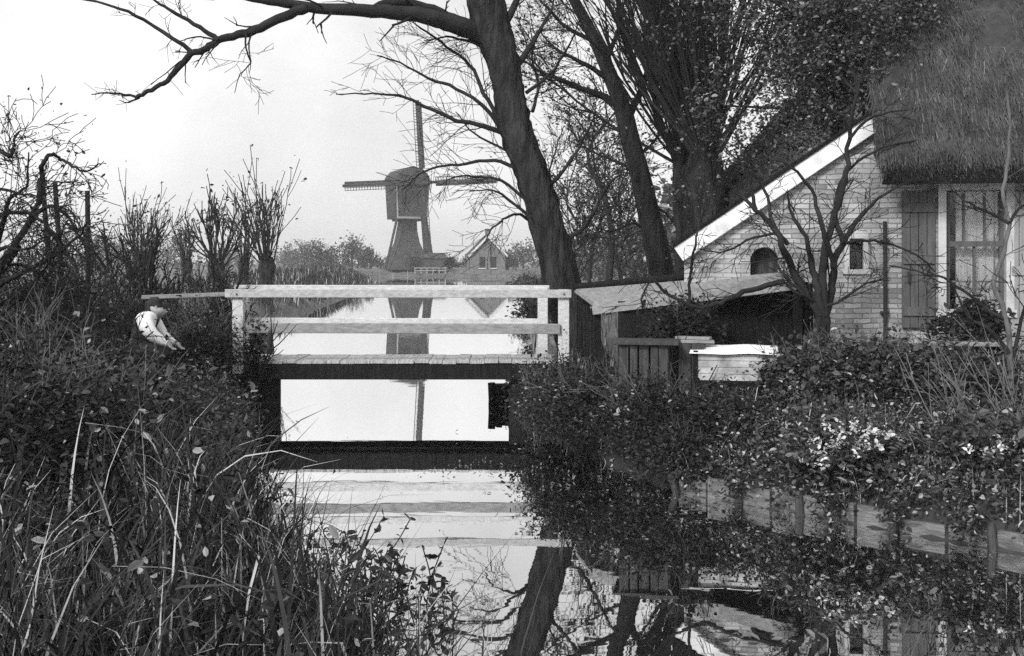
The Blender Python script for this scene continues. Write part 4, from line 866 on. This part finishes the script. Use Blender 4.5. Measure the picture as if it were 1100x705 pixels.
# far tree clumps and hedges
rng = np.random.default_rng(77)
FAR = [(345, 190, 8, 5, "low round far tree left of the windmill, nearer its dike"), (378, 215, 9, 6.5, "rounded far tree just left of the windmill"), (398, 195, 5, 4, "small far bush at the windmill's left foot"), (330, 260, 10, 7, "hazy far tree above the white rail, second from the lone willow"), (310, 300, 12, 7, "hazy far tree right beside the lone pollard willow"), (482, 185, 4, 2.6, "small bush between windmill and cottage"),
       (562, 230, 9, 6, "hazy far tree between the cottage and the big leaning trunk"), (545, 175, 4, 3, "low bush at the cottage's right wall"), (180, 240, 14, 8, "hazy far tree seen through the bare trees at left"), (120, 260, 15, 9, "hazy far tree behind the three stakes"), (60, 250, 14, 9, "hazy far tree behind the thorn tree"), (245, 290, 12, 7, "hazy far tree between the field willows"),
       (618, 120, 5, 4.6, "grey far tree seen right of the big leaning trunk's foot"), (645, 105, 6, 5.2, "grey rounded far tree above the lean-to roof"), (672, 98, 6, 5.5, "grey far tree behind the slender leaning trunk"), (700, 90, 6, 6, "grey far tree behind the pollard trunks"), (750, 80, 8, 9, "broad far tree hidden behind the pollards and the gable"), (500, 280, 10, 3.5, "long low far bush between cottage and windmill"), (430, 300, 12, 4, "long low far bush behind the windmill")]
for i, (px_, d, w_, h_, lab) in enumerate(FAR):
    b = at(px_, d); t = tree("far_tree", b, lab, group="hazy trees on the horizon"); m = MB()
    m.tube([np.array(b)-(0, 0, .3), np.array(b)+(0.1, 0, h_*.7)], [.3, .1], 6)
    for k in range(10): a = rng.uniform(0, 6.28); grow(m, np.array(b)+(0, 0, h_*rng.uniform(.1, .4)), (math.cos(a), math.sin(a), rng.uniform(.6, 2)), h_*.5, .1, 1, rng, .5, .1, 4, None, .12, rmin=.03)
    m.build("trunk", M['twig'], t); n = 46; u = nrm(rng.normal(size=(n, 3))); u[:, 2] = np.abs(u[:, 2]); c = np.array(b)+(0, 0, h_*.12)+u*np.array((w_/2, w_/3, h_*.88))*rng.uniform(.35, 1, (n, 1))
    k = (c[:, None]+rng.normal(size=(n, 34, 3))*h_*.09).reshape(-1, 3); k = k[k[:, 2] > b[2]-.1]; m = MB(); leaves(m, k, .055*h_+.1, rng, asp=.7); m.build("crown", M['leaf_tree'], t)
rng = np.random.default_rng(78); m = MB(); k = []
for i in range(420): xx = rng.uniform(-420, 420); k.append(np.array((xx, 420+rng.normal()*12, .3))+np.abs(rng.normal(size=(16, 3)))*np.array((5, 3, 1.5+.9*np.sin(xx*.03))))
leaves(m, np.concatenate(k), 1.6, rng, asp=.8); tag(m.build("far_wood", M['leaf_tree']), kind="stuff")

# ------------------------------------------------------------------ grass, weeds, reeds
def scatter(n, fn, box, rg, wgt=None):
    x = rg.uniform(box[0], box[1], n); y = rg.uniform(box[2], box[3], n); k = fn(x, y); x, y = x[k], y[k]
    z = height(x, y); return np.stack([x, y, z-.02], 1)
rng = np.random.default_rng(81)
lb = lambda x, y: (sdist(x, y) > -.06) & (sdist(x, y) < 6) & (x < 1) & (y > 3.2) & (x > -.62*y-.6) & (np.hypot(x, y) > 3.4)
m = MB(); b = scatter(90000, lb, (-9, 1, 3.2, 15), rng)
d_ = np.hypot(b[:, 0], b[:, 1]); keep = rng.random(len(b)) < np.clip(9/d_**1.2, .15, 1); b = b[keep]
hh = (.30+.30*np.sin(b[:, 0]*1.9+b[:, 1]*1.3)**2); hh *= np.where(b[:, 1] > 8.5, .65, 1.0); blades(m, b, hh*rng.uniform(.6, 1.5, len(b)), rng.uniform(.006, .014, len(b)), rng, .75, nseg=4)
tag(m.build("tall_grass", M['grass'], smooth=True), kind="stuff")
# long reeds along the left water's edge
m = MB(); b = scatter(9000, lambda x, y: lb(x, y) & (sdist(x, y) < 1.7), (-6, 1.2, 3.3, 14), rng); b = b[rng.random(len(b)) < .62]
blades(m, b, rng.uniform(.5, 1.05, len(b))*np.where(b[:, 1] > 8.5, .55, 1.0), rng.uniform(.010, .022, len(b))*np.where(rng.random(len(b)) < .12, 1.9, 1), rng, .85, lean=(.25, -.05), nseg=6)
tag(m.build("reeds", M['grass'], smooth=True), kind="stuff")
# weeds with broad leaves on the left bank
m = MB(); b = scatter(9000, lb, (-9, 1, 3.4, 14.5), rng); b = b[rng.random(len(b)) < .5]
c = (b[:, None]+np.array((0, 0, .28))+rng.normal(size=(len(b), 9, 3))*np.array((.09, .09, .16))).reshape(-1, 3); c = c[c[:, 2] > .02]; leaves(m, c, .045, rng, asp=.5)
tag(m.build("bank_weeds", M['leaf']), kind="stuff")
# right bank
rbk = lambda x, y: (sdist(x, y) > np.where(y < 9.7, .06, .0)) & (x > .05) & (y > 6.6) & (y < 13)
m = MB(); b = scatter(26000, rbk, (.05, 6.5, 6, 13.5), rng); b = b[rng.random(len(b)) < .8]
blades(m, b, rng.uniform(.15, .45, len(b)), rng.uniform(.005, .011, len(b)), rng, .7, nseg=4); tag(m.build("bank_grass", M['grass'], smooth=True), kind="stuff")
m = MB(); b = scatter(20000, lambda x, y: rbk(x, y) & (sdist(x, y) > np.where(y < 9.7, .07, -.02)) & (sdist(x, y) < 3.2), (.1, 6.5, 6.6, 11.8), rng)
c = (b[:, None]+np.array((0, 0, .13))+rng.normal(size=(len(b), 7, 3))*np.array((.07, .07, .07))).reshape(-1, 3); leaves(m, c, .042, rng, asp=.6, flat=.6)
tag(m.build("ground_cover", M['leaf_mid']), kind="stuff")
m = MB(); b = scatter(5200, lambda x, y: rbk(x, y) & (sdist(x, y) > .35) & (sdist(x, y) < 2.6) & (x > .3), (.1, 6.5, 6.6, 12.2), rng); b = b[rng.random(len(b)) < .3]; sm_ = MB()      # taller loose herbs with leaves up their stems
for p in b:
    h_ = rng.uniform(.18, .5); q = p+np.array((rng.normal()*.12, rng.normal()*.12, h_)); sm_.tube([p, (p+q)/2+rng.normal(size=3)*.02, q], .0035, 3, rnd=rng.random(), cap=False); tt = rng.uniform(.25, 1, 9)[:, None]; leaves(m, p+(q-p)*tt+rng.normal(size=(9, 3))*.015, .05, rng, asp=.32, droop=.2)
tag(m.build("herb_leaves", M['leaf_mid']), kind="stuff"); tag(sm_.build("herb_stalks", M['grass']), kind="stuff")
# sprays of leaves trailing over the revetment to the water
m = MB(); c = []
for t_ in [.22, .62, .70, 1.12, 1.5, 1.62, 2.1, 2.6, 2.72, 3.15, 3.5]:
    q = e0+ed*(t_+rng.normal()*.05); o = np.array((q[0], q[1], .20)); w_ = rng.uniform(.04, .10); n = int(rng.uniform(110, 260)); u = np.abs(rng.normal(0, 1, n))
    out = .05+.10*rng.random(n); c.append(o+np.stack([ed[0]*rng.normal(0, w_, n)+ed[1]*out, ed[1]*rng.normal(0, w_, n)-ed[0]*out, .05-.11*u], 1))
c = np.concatenate(c); c = c[c[:, 2] > .01]; leaves(m, c, .042, rng, droop=.4)
tag(m.build("trailing_leaves", M['leaf']), kind="stuff")
# long grass of the fields and the far banks
m = MB(); b = scatter(60000, lambda x, y: (sdist(x, y) > 0) & (np.abs(x) < .5*y+3), (-45, 12, 15.5, 75), rng); dd_ = b[:, 1]; b = b[rng.random(len(b)) < np.clip(18/dd_, .2, 1)]
blades(m, b, rng.uniform(.15, .4, len(b))*(1+b[:, 1]/120), rng.uniform(.01, .02, len(b))*(1+b[:, 1]/25), rng, .5, nseg=2); tag(m.build("field_grass", M['field'], smooth=True), kind="stuff")
m = MB(); b = scatter(26000, lambda x, y: (np.abs(sdist(x, y)-.25) < .3), (-24, 8, 16, 168), rng)
blades(m, b, rng.uniform(.25, .6, len(b))*(1+b[:, 1]/200), rng.uniform(.012, .022, len(b))*(1+b[:, 1]/40), rng, .35, nseg=2); tag(m.build("sedge", M['grass'], smooth=True), kind="stuff")
m = MB(); b = scatter(60000, lambda x, y: (sdist(x, y) > .2) & (sdist(x, y) < 7) & (x < -.06*y-4), (-30, -5, 45, 152), rng)
blades(m, b, rng.uniform(.3, .8, len(b)), rng.uniform(.04, .09, len(b)), rng, .4, nseg=2); tag(m.build("dike_grass", M['grass'], smooth=True), kind="stuff")
for i, (px_, d, rad, lab) in enumerate([(585, 26, (.9, 1.6, .42), "low bush on the far bank right behind the right railing post"), (577, 36, (1.0, 2, .50), "low bush on the canal bank left of the big leaning trunk's foot"), (566, 50, (1.2, 3, .62), "farther low bush on the canal bank between cottage and big leaning trunk")]):
    bush("bank_bush", at(px_+8, d), rad, 90, 26, .10, lab, group="low bushes on the bank beyond the bridge", seed=140+i, stems=10)
# water plants standing before the left bank
GA = "sprigs standing in the water"
for i, (px_, py_, s, lab) in enumerate([(352, 640, .34, "water plant nearest the left bank, close to the lower edge"), (395, 655, .32, "bushy water plant right of the reeds by the lower edge"), (440, 640, .30, "upright leafy water plant in the white reflection"), (415, 618, .22, "small water plant set back towards the bridge"), (475, 662, .24, "water sprig with drooping leaves alone on the bright water"), (380, 690, .30, "water plant at the lower edge left of the bright water"), (375, 600, .3, "water plant by the left bank farthest from the lower edge")]):
    yy = F*EYE/(py_-HY); xx = (px_-CX)/F*yy; t = thing("water_plant", (xx, yy, 0), lab, "water plant", GA); m = MB(); lf = MB()
    for k in range(9 if s > .26 else 5):
        b = np.array((xx, yy, -.03))+rng.normal(size=3)*(.09, .09, 0); d = np.array((rng.normal()*.35, rng.normal()*.35, 1)); q = b+d*s*rng.uniform(.6, 1.1); m.tube(smooth([b, (b+q)/2+rng.normal(size=3)*.015, q]), .004, 4)
        for tt in np.linspace(.3, 1, 5): leaves(lf, (b+(q-b)*tt)[None]+rng.normal(size=(2, 3))*.008, .06, rng, asp=.4)
    m.build("stem", M['twig'], t); lf.build("leaf", M['leaf'], t)
# floating leaves and straws
m = MB()
for (px_, py_, L) in [(770,613,.34),(742,610,.1),(800,684,.22),(850,688,.5),(690,578,.06),(960,620,.1),(640,597,.05),(905,630,.12),(1000,640,.08),(720,640,.06)]:
    yy = F*EYE/(py_-HY); xx = (px_-CX)/F*yy; n = max(2, int(L/.04)); k = np.stack([xx+rng.uniform(-L/2, L/2, n), yy+rng.normal(0, .015, n), np.full(n, .006)], 1); leaves(m, k, .06, rng, asp=.45, flat=6)
for i in range(90):
    t_ = rng.uniform(-2.5, LN+.5); q = e0+ed*t_+np.array((ed[1], -ed[0]))*abs(rng.normal(0, .6)); k = np.stack([q[0]+rng.normal(0, .05, 3), q[1]+rng.normal(0, .05, 3), np.full(3, .006)], 1); k = k[sdist(k[:, 0], k[:, 1]) < 0]; leaves(m, k, .035, rng, asp=.5, flat=6)
k = np.stack([rng.uniform(-2, 2.5, 60), rng.uniform(6, 14.5, 60), np.full(60, .006)], 1); k = k[sdist(k[:, 0], k[:, 1]) < -.1]; leaves(m, k, .03, rng, asp=.5, flat=6)
tag(m.build("floating_leaves", M['twig_pale']), kind="stuff")

# ------------------------------------------------------------------ the stooping person
D_P = 13.4
def B(px_, py_, dy=0.0): q = P(px_, py_, D_P); q[1] += dy; return q
gp = gz(*B(160, 380)[:2])
pp = thing("person", (*B(160, 380)[:2], gp), "person in dark waistcoat and white shirt sleeves stooping over the left bank", "person")
def skin_body(chain, edges, name):
    me = bpy.data.meshes.new(name); me.from_pydata([tuple(c[0]) for c in chain], edges, []); o = bpy.data.objects.new(name, me); COL.objects.link(o)
    sm = o.modifiers.new("skin", 'SKIN'); sb = o.modifiers.new("sub", 'SUBSURF'); sb.levels = 2; sb.render_levels = 2
    for i, c in enumerate(chain): me.skin_vertices[0].data[i].radius = (c[1], c[1] if len(c) < 3 else c[2])
    me.skin_vertices[0].data[0].use_root = True
    out = bpy.data.meshes.new_from_object(o.evaluated_get(bpy.context.evaluated_depsgraph_get())); bpy.data.objects.remove(o); return out
hip = B(150, 368); cst = B(155, 352); sh = B(162, 342); nk = B(167, 339)
J = [(hip, .15), (cst, .155), (sh, .13), (nk, .06), (B(170, 334.5), .118), (B(171.2, 329), .105),
     (B(162, 345, -.24), .105), (B(171, 358, -.30), .088), (B(182, 365, -.27), .06), (B(189, 369, -.25), .032),
     (B(162, 346, .19), .07), (B(171, 361, .2), .055), (B(182, 368, .12), .042), (B(189, 371, .1), .03),
     (hip+(.02, -.1, -.05), .11), (hip+(.28, -.15, -.14), .085), (hip+(.1, -.14, -.50), .055), (np.array((hip[0]+.08, hip[1]-.14, gp+.05)), .05), (np.array((hip[0]+.25, hip[1]-.15, gp+.03)), .04),
     (hip+(.02, .1, -.05), .11), (hip+(.30, .14, -.16), .085), (hip+(.12, .14, -.50), .055), (np.array((hip[0]+.1, hip[1]+.14, gp+.05)), .05), (np.array((hip[0]+.27, hip[1]+.15, gp+.03)), .04)]
E = [(0,1),(1,2),(2,3),(3,4),(4,5),(2,6),(6,7),(7,8),(8,9),(2,10),(10,11),(11,12),(12,13),(0,14),(14,15),(15,16),(16,17),(17,18),(0,19),(19,20),(20,21),(21,22),(22,23)]
hands = []
for hb, hand in ((9, B(189, 369, -.25)), (13, B(189, 371, .1))):          # four fingers and a thumb on each hand, curled round a stem
    fw = nrm(B(196, 377)-B(189, 369)); sd = np.array((0, 1., 0)); dn = nrm(np.cross(fw, sd))
    for k, (o_, l_) in enumerate([(-.03, .07), (-.01, .08), (.01, .075), (.03, .06)]):
        i0 = len(J); a = hand+fw*.03+sd*o_; J += [(a, .010), (a+fw*l_*.5, .0095), (a+fw*l_*.8+dn*l_*.35, .008)]; E += [(hb, i0), (i0, i0+1), (i0+1, i0+2)]
    i0 = len(J); a = hand+fw*.0-sd*.035; J += [(a, .011), (a+fw*.04-sd*.02, .009)]; E += [(hb, i0), (i0, i0+1)]
me = skin_body(J, E, "body")
for mm in ('shirt', 'vest', 'trouser', 'skin'): me.materials.append(M[mm])
JP = np.array([j[0] for j in J])
def seg_d(p, a, b): e = b-a; t = np.clip((p-a)@e/(e@e), 0, 1); return np.linalg.norm(p-a-t[:, None]*e, axis=1)
cen = np.array([f.center for f in me.polygons]); ED = np.stack([seg_d(cen, JP[a], JP[b])/max(.02, (J[a][1]+J[b][1])/2) for a, b in E], 1); near = ED.argmin(1)
cls = [1, 1, 3, 3, 3, 0, 0, 0, 3, 0, 0, 0, 3]+[2]*10+[3]*(len(E)-23)
for f, e in zip(me.polygons, near): f.material_index = cls[e]; f.use_smooth = True
off = Vector(pp.location); me.transform(Matrix.Translation(-off)); bo = bpy.data.objects.new("body", me); COL.objects.link(bo); bo.parent = pp
m = MB(); hd = B(170.5, 331); m.tube([hd+(-.045, 0, .04), hd+(-.03, 0, .085), hd+(0, 0, .115)], [.092, .085, .03], 14); m.box(hd+(.09, 0, .042), (.06, .12, .012)); m.build("cap", M['vest'], pp, smooth=True)
m = MB(); fc = nrm(np.array((.8, 0, -.45)))
m.tube([hd+fc*.082+(0, 0, .012), hd+fc*.112], [.010, .014], 8); m.build("nose", M['skin'], pp, smooth=True)
for sy in (-1, 1):
    m = MB(); c = hd+fc*.070+np.array((.012, sy*.03, .028)); m.tube([c-fc*.008, c+fc*.004], [.011, .008], 8); m.build("eye", M['iron'], pp)
    m = MB(); c = hd+np.array((-.005, sy*.082, 0)); m.tube([c-(0, 0, .03), c, c+(0, 0, .03)], [.008, .016, .012], 8); m.build("ear", M['skin'], pp)
m = MB(); c = hd+fc*.072-np.array((.012, 0, .04)); m.beam(c-(0, .025, 0), c+(0, .025, 0), .01, .01); m.build("mouth", M['vest'], pp)
